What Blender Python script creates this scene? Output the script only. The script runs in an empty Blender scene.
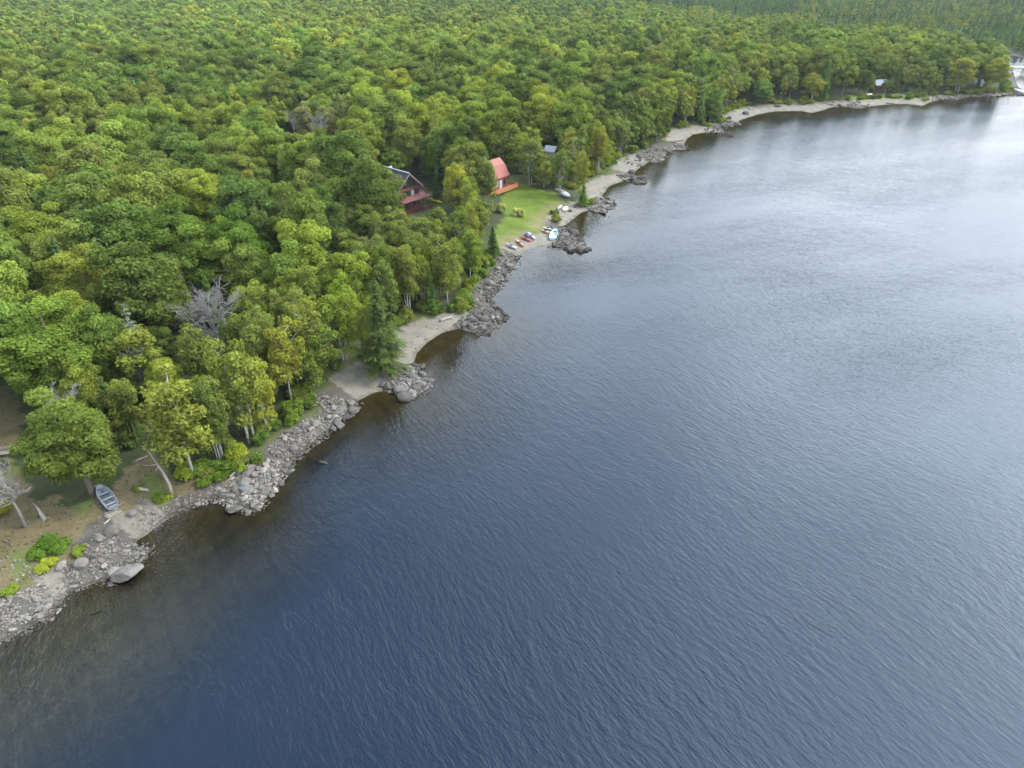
import bpy, bmesh, math, random
import numpy as np
from mathutils import Vector, Matrix, noise as mnoise

rng = np.random.default_rng(11)
random.seed(11)
scene = bpy.context.scene
C = scene.collection
R = math.radians

# ------------------------------------------------------------------ camera
F, TH, H = 705.0, R(32.0), 55.0
cam_d = bpy.data.cameras.new('camera'); cam = bpy.data.objects.new('camera', cam_d); C.objects.link(cam)
cam.location = (0, 0, H); cam.rotation_euler = (R(90) - TH, 0, 0)
cam_d.sensor_width = 36.0; cam_d.lens = 36.0 * F / 1024.0
cam_d.clip_start = 1.0; cam_d.clip_end = 9000.0
scene.camera = cam
cT, sT = math.cos(TH), math.sin(TH)

def at(px, py, z=0.0):
    """the spot on the level z that the pixel looks at (used to survey the shore from the photograph)"""
    x = (px - 512) / F; y = (384 - py) / F
    dz = -sT + y * cT
    t = (z - H) / dz
    return np.array([x * t, (cT + y * sT) * t])

def proj(x, y, z):
    dz = z - H
    d = y * cT - dz * sT
    u = y * sT + dz * cT
    d = np.maximum(d, 1e-3)
    return 512 + F * x / d, 384 - F * u / d, d

# ------------------------------------------------------------------ materials
def new_mat(name):
    m = bpy.data.materials.new(name); m.use_nodes = True
    nt = m.node_tree; nt.nodes.clear()
    return m, nt
def N(nt, t, **k):
    n = nt.nodes.new(t)
    for a, b in k.items():
        if a.startswith('i_'):
            n.inputs[a[2:].replace('_', ' ')].default_value = b
        else:
            setattr(n, a, b)
    return n
def L(nt, a, b): nt.links.new(a, b)
def math_n(nt, op, a, b=None, clamp=False):
    n = nt.nodes.new('ShaderNodeMath'); n.operation = op; n.use_clamp = clamp
    for i, v in enumerate((a, b)):
        if v is None: continue
        if isinstance(v, (int, float)): n.inputs[i].default_value = v
        else: nt.links.new(v, n.inputs[i])
    return n.outputs[0]
def mixc(nt, f, a, b, mode='MIX'):
    n = nt.nodes.new('ShaderNodeMix'); n.data_type = 'RGBA'; n.blend_type = mode; n.clamp_factor = True
    for sock, v in ((n.inputs[0], f), (n.inputs[6], a), (n.inputs[7], b)):
        if isinstance(v, (int, float)): sock.default_value = v
        elif isinstance(v, tuple): sock.default_value = (v[0], v[1], v[2], 1)
        else: nt.links.new(v, sock)
    return n.outputs[2]

def foliage_mat(name, source):
    m, nt = new_mat(name)
    if source == 'object':
        oi = N(nt, 'ShaderNodeObjectInfo'); base = oi.outputs['Color']
        at_ = N(nt, 'ShaderNodeAttribute', attribute_name='vary')
        v = math_n(nt, 'ADD', math_n(nt, 'MULTIPLY', at_.outputs['Fac'], 0.75), 0.62)
        hue = mixc(nt, math_n(nt, 'MULTIPLY', at_.outputs['Fac'], 0.2), base, (0.24, 0.31, 0.06))
    else:
        at_ = N(nt, 'ShaderNodeAttribute', attribute_name='tint'); hue = at_.outputs['Color']; v = 1.0
    sc = N(nt, 'ShaderNodeVectorMath', operation='SCALE')
    L(nt, hue, sc.inputs[0])
    if isinstance(v, float): sc.inputs['Scale'].default_value = v
    else: L(nt, v, sc.inputs['Scale'])
    col = sc.outputs[0]
    d = N(nt, 'ShaderNodeBsdfDiffuse'); L(nt, col, d.inputs['Color'])
    t = N(nt, 'ShaderNodeBsdfTranslucent')
    tc = mixc(nt, 1.0, col, (1.25, 1.2, 0.6), 'MULTIPLY'); L(nt, tc, t.inputs['Color'])
    mx = N(nt, 'ShaderNodeMixShader'); mx.inputs[0].default_value = 0.34
    L(nt, d.outputs[0], mx.inputs[1]); L(nt, t.outputs[0], mx.inputs[2])
    o = N(nt, 'ShaderNodeOutputMaterial'); L(nt, mx.outputs[0], o.inputs[0])
    return m
M_FOL = foliage_mat('leaves', 'object')
M_FOREST = foliage_mat('forest_leaves', 'attr')

def simple_mat(name, col, rough=0.8, col2=None, scale=3.0, bump=0.0, spec=0.3, stretch=(1, 1, 1), metallic=0.0, objcol=False):
    m, nt = new_mat(name)
    p = N(nt, 'ShaderNodeBsdfPrincipled'); p.inputs['Roughness'].default_value = rough
    p.inputs['Specular IOR Level'].default_value = spec; p.inputs['Metallic'].default_value = metallic
    tc = N(nt, 'ShaderNodeTexCoord'); mp = N(nt, 'ShaderNodeMapping'); mp.inputs['Scale'].default_value = stretch
    L(nt, tc.outputs['Object'], mp.inputs[0])
    nz = N(nt, 'ShaderNodeTexNoise'); nz.inputs['Scale'].default_value = scale; nz.inputs['Detail'].default_value = 6
    nz.inputs['Roughness'].default_value = 0.65
    L(nt, mp.outputs[0], nz.inputs['Vector'])
    rp = N(nt, 'ShaderNodeMapRange'); rp.inputs[1].default_value = 0.3; rp.inputs[2].default_value = 0.7
    L(nt, nz.outputs['Fac'], rp.inputs[0])
    c2 = col2 or tuple(c * 0.6 for c in col)
    out = mixc(nt, rp.outputs[0], c2, col)
    if objcol:
        oi = N(nt, 'ShaderNodeObjectInfo'); out = mixc(nt, 1.0, out, oi.outputs['Color'], 'MULTIPLY')
    L(nt, out, p.inputs['Base Color'])
    if bump:
        b = N(nt, 'ShaderNodeBump'); b.inputs['Strength'].default_value = bump; b.inputs['Distance'].default_value = 0.1
        L(nt, nz.outputs['Fac'], b.inputs['Height']); L(nt, b.outputs[0], p.inputs['Normal'])
    o = N(nt, 'ShaderNodeOutputMaterial'); L(nt, p.outputs[0], o.inputs[0])
    return m

M_BARK = simple_mat('grey_brown_bark', (0.16, 0.125, 0.095), 0.95, scale=2.5, bump=0.4, stretch=(3, 3, 0.6))
M_BIRCH = simple_mat('white_birch_bark', (0.46, 0.43, 0.385), 0.85, (0.17, 0.15, 0.13), scale=2.2, stretch=(1, 1, 2.5))
M_DEAD = simple_mat('bleached_wood', (0.30, 0.27, 0.245), 0.9, (0.16, 0.14, 0.125), scale=2.0, stretch=(2, 2, 0.5))
M_DEADP = simple_mat('grey_lilac_twigs', (0.215, 0.188, 0.172), 0.95, (0.15, 0.135, 0.125), scale=1.0)
M_DRIFT = simple_mat('silvered_driftwood', (0.36, 0.325, 0.275), 0.9, (0.19, 0.165, 0.135), scale=2.5)
M_ROCK = simple_mat('lake_rock', (0.188, 0.167, 0.143), 0.9, (0.078, 0.069, 0.06), scale=1.6, bump=0.5, objcol=True)

def rubble_mat():
    m, nt = new_mat('shore_cobbles')
    p = N(nt, 'ShaderNodeBsdfPrincipled'); p.inputs['Roughness'].default_value = 0.92; p.inputs['Specular IOR Level'].default_value = 0.2
    a = N(nt, 'ShaderNodeAttribute', attribute_name='tint')
    g = N(nt, 'ShaderNodeNewGeometry')
    nz = N(nt, 'ShaderNodeTexNoise'); nz.inputs['Scale'].default_value = 2.5; nz.inputs['Detail'].default_value = 5
    L(nt, g.outputs['Position'], nz.inputs['Vector'])
    mr = N(nt, 'ShaderNodeMapRange'); mr.inputs[3].default_value = 0.55; mr.inputs[4].default_value = 1.35
    L(nt, nz.outputs['Fac'], mr.inputs[0])
    sc = N(nt, 'ShaderNodeVectorMath', operation='SCALE'); L(nt, a.outputs['Color'], sc.inputs[0]); L(nt, mr.outputs[0], sc.inputs['Scale'])
    L(nt, sc.outputs[0], p.inputs['Base Color'])
    o = N(nt, 'ShaderNodeOutputMaterial'); L(nt, p.outputs[0], o.inputs[0])
    return m
M_RUBBLE = rubble_mat()

def ground_mat():
    m, nt = new_mat('ground_cover')
    p = N(nt, 'ShaderNodeBsdfPrincipled'); p.inputs['Roughness'].default_value = 0.95; p.inputs['Specular IOR Level'].default_value = 0.15
    a = N(nt, 'ShaderNodeAttribute', attribute_name='cover')
    g = N(nt, 'ShaderNodeNewGeometry')
    n1 = N(nt, 'ShaderNodeTexNoise'); n1.inputs['Scale'].default_value = 0.45; n1.inputs['Detail'].default_value = 8; n1.inputs['Roughness'].default_value = 0.7
    n2 = N(nt, 'ShaderNodeTexNoise'); n2.inputs['Scale'].default_value = 4.0; n2.inputs['Detail'].default_value = 6; n2.inputs['Roughness'].default_value = 0.75
    for n in (n1, n2): L(nt, g.outputs['Position'], n.inputs['Vector'])
    v = math_n(nt, 'ADD', n1.outputs['Fac'], n2.outputs['Fac'])
    mr = N(nt, 'ShaderNodeMapRange'); mr.inputs[1].default_value = 0.6; mr.inputs[2].default_value = 1.4
    mr.inputs[3].default_value = 0.55; mr.inputs[4].default_value = 1.45; L(nt, v, mr.inputs[0])
    sc = N(nt, 'ShaderNodeVectorMath', operation='SCALE'); L(nt, a.outputs['Color'], sc.inputs[0]); L(nt, mr.outputs[0], sc.inputs['Scale'])
    L(nt, sc.outputs[0], p.inputs['Base Color'])
    b = N(nt, 'ShaderNodeBump'); b.inputs['Strength'].default_value = 0.5; b.inputs['Distance'].default_value = 0.25
    L(nt, n2.outputs['Fac'], b.inputs['Height']); L(nt, b.outputs[0], p.inputs['Normal'])
    o = N(nt, 'ShaderNodeOutputMaterial'); L(nt, p.outputs[0], o.inputs[0])
    return m

def water_mat():
    m, nt = new_mat('lake_water')
    g = N(nt, 'ShaderNodeNewGeometry'); P = g.outputs['Position']
    sh = N(nt, 'ShaderNodeAttribute', attribute_name='shallow').outputs['Fac']
    calm = N(nt, 'ShaderNodeAttribute', attribute_name='ripple').outputs['Fac']
    # slow bend of the wave crests
    wz = N(nt, 'ShaderNodeTexNoise'); wz.inputs['Scale'].default_value = 0.02; wz.inputs['Detail'].default_value = 1
    L(nt, P, wz.inputs['Vector'])
    wv = N(nt, 'ShaderNodeVectorMath', operation='MULTIPLY_ADD')
    L(nt, wz.outputs['Color'], wv.inputs[0]); wv.inputs[1].default_value = (16, 16, 0); L(nt, P, wv.inputs[2])
    wz2 = N(nt, 'ShaderNodeTexNoise'); wz2.inputs['Scale'].default_value = 0.25; wz2.inputs['Detail'].default_value = 2
    L(nt, P, wz2.inputs['Vector'])
    wv2 = N(nt, 'ShaderNodeVectorMath', operation='MULTIPLY_ADD')
    L(nt, wz2.outputs['Color'], wv2.inputs[0]); wv2.inputs[1].default_value = (0.8, 0.8, 0); L(nt, wv.outputs[0], wv2.inputs[2])
    def waves(ang, across, along, detail, rough):
        mp = N(nt, 'ShaderNodeMapping', vector_type='TEXTURE')
        mp.inputs['Rotation'].default_value = (0, 0, R(ang)); mp.inputs['Scale'].default_value = (along, across, 1)
        L(nt, wv2.outputs[0], mp.inputs[0])
        n = N(nt, 'ShaderNodeTexNoise'); n.inputs['Scale'].default_value = 1; n.inputs['Detail'].default_value = detail
        n.inputs['Roughness'].default_value = rough; n.inputs['Distortion'].default_value = 0.12
        L(nt, mp.outputs[0], n.inputs['Vector']); return n.outputs['Fac']
    a = waves(-54, 0.5, 1.4, 3.0, 0.6)
    b = waves(-44, 0.2, 0.5, 1.5, 0.5)
    c = waves(-60, 1.5, 4.0, 1.0, 0.4)
    h = math_n(nt, 'ADD', math_n(nt, 'MULTIPLY', a, 0.5), math_n(nt, 'ADD', math_n(nt, 'MULTIPLY', b, 0.16), math_n(nt, 'MULTIPLY', c, 0.3)))
    # wind streaks: patches where ripples are stronger
    pz = N(nt, 'ShaderNodeTexNoise'); pz.inputs['Scale'].default_value = 1.0; pz.inputs['Detail'].default_value = 3
    pmap = N(nt, 'ShaderNodeMapping', vector_type='TEXTURE'); pmap.inputs['Rotation'].default_value = (0, 0, R(25)); pmap.inputs['Scale'].default_value = (75, 26, 1)
    L(nt, P, pmap.inputs[0]); L(nt, pmap.outputs[0], pz.inputs['Vector'])
    pm = N(nt, 'ShaderNodeMapRange'); pm.inputs[1].default_value = 0.35; pm.inputs[2].default_value = 0.65; pm.inputs[3].default_value = 0.45; pm.inputs[4].default_value = 1.4
    L(nt, pz.outputs['Fac'], pm.inputs[0])
    bu = N(nt, 'ShaderNodeBump'); bu.inputs['Strength'].default_value = 1.0
    L(nt, math_n(nt, 'MULTIPLY', math_n(nt, 'MULTIPLY', calm, pm.outputs[0]), WAVE), bu.inputs['Distance']); L(nt, h, bu.inputs['Height'])
    fr = N(nt, 'ShaderNodeFresnel'); fr.inputs['IOR'].default_value = 1.333; L(nt, bu.outputs[0], fr.inputs['Normal'])
    gl = N(nt, 'ShaderNodeBsdfGlossy'); gl.inputs['Roughness'].default_value = 0.05; L(nt, bu.outputs[0], gl.inputs['Normal'])
    deep = N(nt, 'ShaderNodeBsdfDiffuse'); deep.inputs['Color'].default_value = (*DEEP, 1)
    tr = N(nt, 'ShaderNodeBsdfTransparent'); tr.inputs['Color'].default_value = (0.50, 0.47, 0.31, 1)
    mb = N(nt, 'ShaderNodeMixShader'); L(nt, sh, mb.inputs[0]); L(nt, deep.outputs[0], mb.inputs[1]); L(nt, tr.outputs[0], mb.inputs[2])
    mx = N(nt, 'ShaderNodeMixShader'); L(nt, fr.outputs[0], mx.inputs[0]); L(nt, mb.outputs[0], mx.inputs[1]); L(nt, gl.outputs[0], mx.inputs[2])
    o = N(nt, 'ShaderNodeOutputMaterial'); L(nt, mx.outputs[0], o.inputs[0])
    return m
WAVE = 0.195
DEEP = (0.006, 0.012, 0.022)

# ------------------------------------------------------------------ mesh helpers
def make_mesh(name, V, quads=None, tris=None, mats=(), fmat=None, fattr=None, pattr=None, smooth=False):
    me = bpy.data.meshes.new(name)
    V = np.asarray(V, dtype=np.float32)
    q = np.zeros((0, 4), np.int32) if quads is None or len(quads) == 0 else np.asarray(quads, np.int32)
    t = np.zeros((0, 3), np.int32) if tris is None or len(tris) == 0 else np.asarray(tris, np.int32)
    me.vertices.add(len(V)); me.vertices.foreach_set('co', V.ravel())
    me.loops.add(q.size + t.size); me.loops.foreach_set('vertex_index', np.concatenate([q.ravel(), t.ravel()]))
    starts = np.concatenate([np.arange(len(q)) * 4, q.size + np.arange(len(t)) * 3]).astype(np.int32)
    me.polygons.add(len(starts)); me.polygons.foreach_set('loop_start', starts)
    for m in mats: me.materials.append(m)
    if fmat is not None: me.polygons.foreach_set('material_index', np.asarray(fmat, np.int32))
    me.polygons.foreach_set('use_smooth', np.full(len(starts), smooth))
    for dom, at_ in (('FACE', fattr), ('POINT', pattr)):
        for k, a in (at_ or {}).items():
            a = np.asarray(a, np.float32)
            if a.ndim == 1:
                me.attributes.new(k, 'FLOAT', dom).data.foreach_set('value', a)
            else:
                c4 = np.ones((len(a), 4), np.float32); c4[:, :3] = a[:, :3]
                me.attributes.new(k, 'FLOAT_COLOR', dom).data.foreach_set('color', c4.ravel())
    me.update(calc_edges=True); me.validate()
    return me

class MB:
    """collects shapes for ONE mesh object"""
    def __init__(s): s.V, s.Q, s.T, s.qa, s.ta, s.n = [], [], [], [], [], 0
    def add(s, V, Q=None, T=None, val=None, tval=None):
        V = np.asarray(V, float)
        if Q is not None and len(Q):
            s.Q.append(np.asarray(Q) + s.n); s.qa.append(np.broadcast_to(np.asarray(0.5 if val is None else val, float), (len(Q),)))
        if T is not None and len(T):
            s.T.append(np.asarray(T) + s.n); tv = tval if tval is not None else (0.5 if val is None else val)
            s.ta.append(np.broadcast_to(np.asarray(tv, float), (len(T),)))
        s.V.append(V); s.n += len(V)
    def arrays(s):
        V = np.concatenate(s.V)
        Q = np.concatenate(s.Q) if s.Q else np.zeros((0, 4), int)
        T = np.concatenate(s.T) if s.T else np.zeros((0, 3), int)
        a = np.concatenate(s.qa + s.ta) if (s.qa or s.ta) else np.zeros(0)
        return V, Q, T, a
    def box(s, lo, hi, M=None):
        x0, y0, z0 = lo; x1, y1, z1 = hi
        V = np.array([(x0, y0, z0), (x1, y0, z0), (x1, y1, z0), (x0, y1, z0), (x0, y0, z1), (x1, y0, z1), (x1, y1, z1), (x0, y1, z1)], float)
        if M is not None: V = V @ M[:3, :3].T + M[:3, 3]
        s.add(V, [(0, 3, 2, 1), (4, 5, 6, 7), (0, 1, 5, 4), (1, 2, 6, 5), (2, 3, 7, 6), (3, 0, 4, 7)])
    def tube(s, pts, rad, n=6, cap=True):
        pts = np.asarray(pts, float); rad = np.broadcast_to(np.asarray(rad, float), (len(pts),))
        V = []; a = np.arange(n) * 2 * math.pi / n
        d0 = pts[-1] - pts[0]; ref = np.array([1., 0, 0]) if abs(d0[0]) < 0.8 * np.linalg.norm(d0) else np.array([0, 1., 0])
        for i, p in enumerate(pts):
            d = pts[min(i + 1, len(pts) - 1)] - pts[max(i - 1, 0)]; d = d / (np.linalg.norm(d) + 1e-9)
            u = np.cross(d, ref); u /= np.linalg.norm(u) + 1e-9; v = np.cross(d, u)
            V.append(p + rad[i] * (np.cos(a)[:, None] * u + np.sin(a)[:, None] * v))
        Q = [(k * n + i, k * n + (i + 1) % n, (k + 1) * n + (i + 1) % n, (k + 1) * n + i) for k in range(len(pts) - 1) for i in range(n)]
        V = np.concatenate(V); T = []
        if cap:
            c0 = len(V); V = np.concatenate([V, pts[:1], pts[-1:]])
            T = [(c0, (i + 1) % n, i) for i in range(n)] + [(c0 + 1, (len(pts) - 1) * n + i, (len(pts) - 1) * n + (i + 1) % n) for i in range(n)]
        s.add(V, Q, T)
    def prism(s, poly, y0, y1, M=None):
        """poly: (x,z) outline, extruded along y"""
        n = len(poly)
        V = np.array([(x, y0, z) for x, z in poly] + [(x, y1, z) for x, z in poly], float)
        Q = [(i, (i + 1) % n, n + (i + 1) % n, n + i) for i in range(n)]
        T = [(0, i + 1, i) for i in range(1, n - 1)] + [(n, n + i, n + i + 1) for i in range(1, n - 1)]
        if M is not None: V = V @ M[:3, :3].T + M[:3, 3]
        s.add(V, Q, T)
    def mesh(s, name, mat, smooth=False, attr=None):
        V, Q, T, a = s.arrays()
        return make_mesh(name, V, Q, T, [mat], fattr={attr: a} if attr else None, smooth=smooth)
    def obj(s, name, mat, parent=None, smooth=False, attr=None):
        return link(name, s.mesh(name, mat, smooth, attr), parent)

def link(name, me, parent=None):
    o = bpy.data.objects.new(name, me); C.objects.link(o)
    if parent is not None: o.parent = parent
    return o
def tag(o, label=None, cat=None, group=None, kind=None):
    if label: o['label'] = label
    if cat: o['category'] = cat
    if group: o['group'] = group
    if kind: o['kind'] = kind
    return o
def empty(name, loc, rz=0.0, label=None, cat=None, group=None):
    o = bpy.data.objects.new(name, None); C.objects.link(o); o.empty_display_size = 0.5
    o.location = loc; o.rotation_euler = (0, 0, rz)
    return tag(o, label, cat, group)

# ------------------------------------------------------------------ the shore, surveyed point by point: pixel, kind of shore (r rocks, s sand), width in metres
SH = [
 (0,643,'r',7),(16,635.5,'r',7),(35,624,'r',6),(55,615,'r',5.5),(57,606,'s',5),(68,594,'r',5),(90,585,'r',5),(112,579,'r',6.5),(127,569,'r',7.5),
 (141,560,'r',8),(153,549,'r',7.5),(139,547,'r',8),(137,541,'s',6),(145,536,'s',7),(153,530,'s',6),(170,518,'r',3.2),(191.5,505.6,'r',2.6),(219,496.5,'r',3),
 (231,501.5,'r',6),(243,509,'r',8),(257,512,'r',9),(263,500,'r',8.5),(275,485,'r',7),(283,474,'r',5.5),(290,462.5,'r',5),(310,446,'r',5),(332,429,'r',4.6),
 (350,412.5,'r',4),(358,401,'s',8),(375,392.5,'s',9),(395,389,'s',8),(401,393,'r',8),(407,397.5,'r',8),(412,399.5,'r',8),(420,395,'r',8),(426,389,'r',8),(422,374,'r',6),
 (413.5,364,'s',5.5),(417,353,'s',6),(428,342,'s',6.3),(443,332.5,'s',6.3),(464,327,'s',5),(472,329.5,'r',6),(482,335,'r',7),(493,326,'r',7),(506,315.6,'r',6),(491,308,'r',3.6),
 (487,297,'r',3.6),(495,291.5,'r',4),(505.4,276,'r',3.8),(516,265.4,'r',3.8),(519,255,'s',5),(531.5,248.5,'s',5.5),(549.7,245.4,'s',6.5),(560,247,'r',4.5),(578,252,'r',6),(587,250,'r',8),
 (579,239,'r',6),(570.5,231.6,'r',4.5),(564.5,226.4,'s',5),(572,220,'s',6),(581,213,'s',6),(591,209.4,'s',6),(599,213,'r',6),(612,208,'r',6),(613.5,203,'r',6),(604,198,'s',4),
 (602,196,'s',6),(609.6,186,'s',7),(624,181,'s',6),(628,180.5,'r',5),(637.5,183,'r',5),(644,184,'r',5),(637.5,176,'r',5),(632.5,174,'s',6),(640,167.5,'s',8),(647.5,163,'r',8),
 (662.5,162,'r',10),(666,154,'r',9),(672.5,149.5,'s',5),(686,150,'r',5),(688,147,'r',4),(684,144,'s',6),(687,139,'s',8),(693,134.5,'s',8),(705,132.5,'s',6),(717.5,133,'r',5),
 (732.5,137,'r',5),(725,132.5,'r',5),(722.5,127.5,'r',5),(735,126,'r',5),(742,124,'r',5),(738,121.5,'s',7),(745,118.5,'s',8),(760,114,'s',9),(775,111.5,'s',9),(800,111,'s',8),
 (812.5,113,'s',8),(822,110.5,'s',7),(831,107.5,'s',8),(844,106.3,'r',8),(859,109.2,'s',8),(872,106,'s',8),(896,104,'s',8),(909,104,'s',7),(922,106,'s',7),(934,101,'s',6),
 (949,98.8,'r',6),(957.5,100,'r',5),(968,97,'r',4),(990,96.6,'s',4),(1008,95.5,'r',4),(1016,96.3,'r',4),(1023.5,94,'r',4),(1019,88,'r',4),(1016.5,82,'r',4),(1014.5,76,'r',4),(1013,70,'r',5),
]
pts = [at(p[0], p[1]) for p in SH]; typ = [p[2] for p in SH]; wid = [p[3] for p in SH]
pre = [np.array(p, float) for p in ((-260, -900), (-190, -160), (-110, -30), (-75, 17), (-58, 33))]
post = [np.array(p, float) for p in ((253, 425), (262, 470), (285, 480), (292, 420), (315, 395), (420, 372), (700, 330), (1200, 120), (1600, -900))]
S_P = np.array(pre + pts + post); S_T = ['r'] * len(pre) + typ + ['r'] * len(post); S_W = np.array([6.] * len(pre) + [w_ * (0.86 if t_ == 'r' else 0.92) for w_, t_ in zip(wid, typ)] + [5.] * len(post))
NSEG = len(S_P) - 1
SEG_ROCK = np.array([t == 'r' for t in S_T[:NSEG]]); SEG_W = (S_W[:-1] + S_W[1:]) / 2
POLY = np.concatenate([S_P, np.array([(6000, -900), (6000, 6000), (-6000, 6000), (-6000, -900)], float)])

def inside(x, y, poly):
    r = np.zeros(len(x), bool); n = len(poly)
    for i in range(n):
        x0, y0 = poly[i]; x1, y1 = poly[(i + 1) % n]
        if y0 == y1: continue
        c = ((y0 > y) != (y1 > y)) & (x < (x1 - x0) * (y - y0) / (y1 - y0) + x0)
        r ^= c
    return r
def shore(x, y):
    """signed distance to the waterline (positive on land), index of the nearest piece of shore"""
    x = np.asarray(x, float).ravel(); y = np.asarray(y, float).ravel()
    best = np.full(len(x), 1e18); idx = np.zeros(len(x), int)
    for i in range(NSEG):
        a = S_P[i]; d = S_P[i + 1] - a; l2 = d @ d
        t = np.clip(((x - a[0]) * d[0] + (y - a[1]) * d[1]) / l2, 0, 1)
        q = (x - a[0] - t * d[0]) ** 2 + (y - a[1] - t * d[1]) ** 2
        m = q < best; best[m] = q[m]; idx[m] = i
    s = np.sqrt(best)
    return np.where(inside(x, y, POLY), s, -s), idx

def wob(x, y, f, k=0.0):
    """smooth pseudo-random field in about -1..1"""
    return (np.sin(x * f * 1.3 + 1.7 * np.sin(y * f * 0.9 + k) + k * 2.1) + np.sin(y * f * 1.1 + 1.3 * np.sin(x * f * 1.7 + k * 1.3) + k) + np.sin((x + y) * f * 2.3 + k * 3.3) * 0.5) / 2.5
def height(x, y, s):
    z = np.where(s < 0, np.maximum(-0.13 * np.abs(s) - 0.004 * s * s, -5.0), 0.0)
    z = np.where(s >= 0, 0.10 * np.minimum(s, 5) + 0.12 * np.clip(s - 5, 0, 8) + 0.045 * np.clip(s - 13, 0, 30) + 0.008 * np.clip(s - 43, 0, 160), z)
    z = z + np.clip((s - 30) / 60, 0, 1) * wob(x, y, 0.018, 1.0) * 1.3
    z = z + np.clip(s / 4, 0, 1) * wob(x, y, 0.6, 2.0) * 0.07 + np.clip(np.abs(s), 0, 1) * wob(x, y, 1.9, 3.0) * 0.05
    return z
def ground_z(x, y):
    s, _ = shore([x], [y]); return float(height(np.array([x]), np.array([y]), s)[0])
def on_ground(px, py, up=0.0):
    z = 0.0
    for _ in range(5):
        p = at(px, py, z + up); z = ground_z(p[0], p[1])
    return np.array([p[0], p[1], z])
def wpoly(pp, z=2.5): return np.array([at(a, b, z) for a, b in pp])

LAWN = wpoly([(497,258),(487,252),(492,232),(505,214),(500,203),(506,190),(521,183),(540,188),(557,191),(570,201),(567,208),(556,219),(553,230),(540,236),(523,236),(510,243)], 2.0)
HOUSEYARD = wpoly([(408,213),(432,204),(446,199),(447,205),(428,212),(414,217)], 3.0)
CLEAR = wpoly([(-120,380),(24,398),(30,430),(12,462),(38,498),(70,502),(96,494),(128,470),(150,446),(176,470),(205,478),(232,470),(244,480),(200,505),(150,530),(110,556),(60,600),(0,640),(-120,700)], 1.5)
FARLAWN1 = wpoly([(731,116),(735,109),(760,107),(778,103),(800,102),(800,110),(775,111),(745,119)], 1.0)
FARLAWN2 = wpoly([(850,104),(850,97),(905,95),(925,99),(925,105)], 1.0)
MIDLAWN = wpoly([(640,164),(648,153),(660,146),(675,144),(690,137),(700,132),(700,138),(670,152),(650,164)], 1.0)

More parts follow.
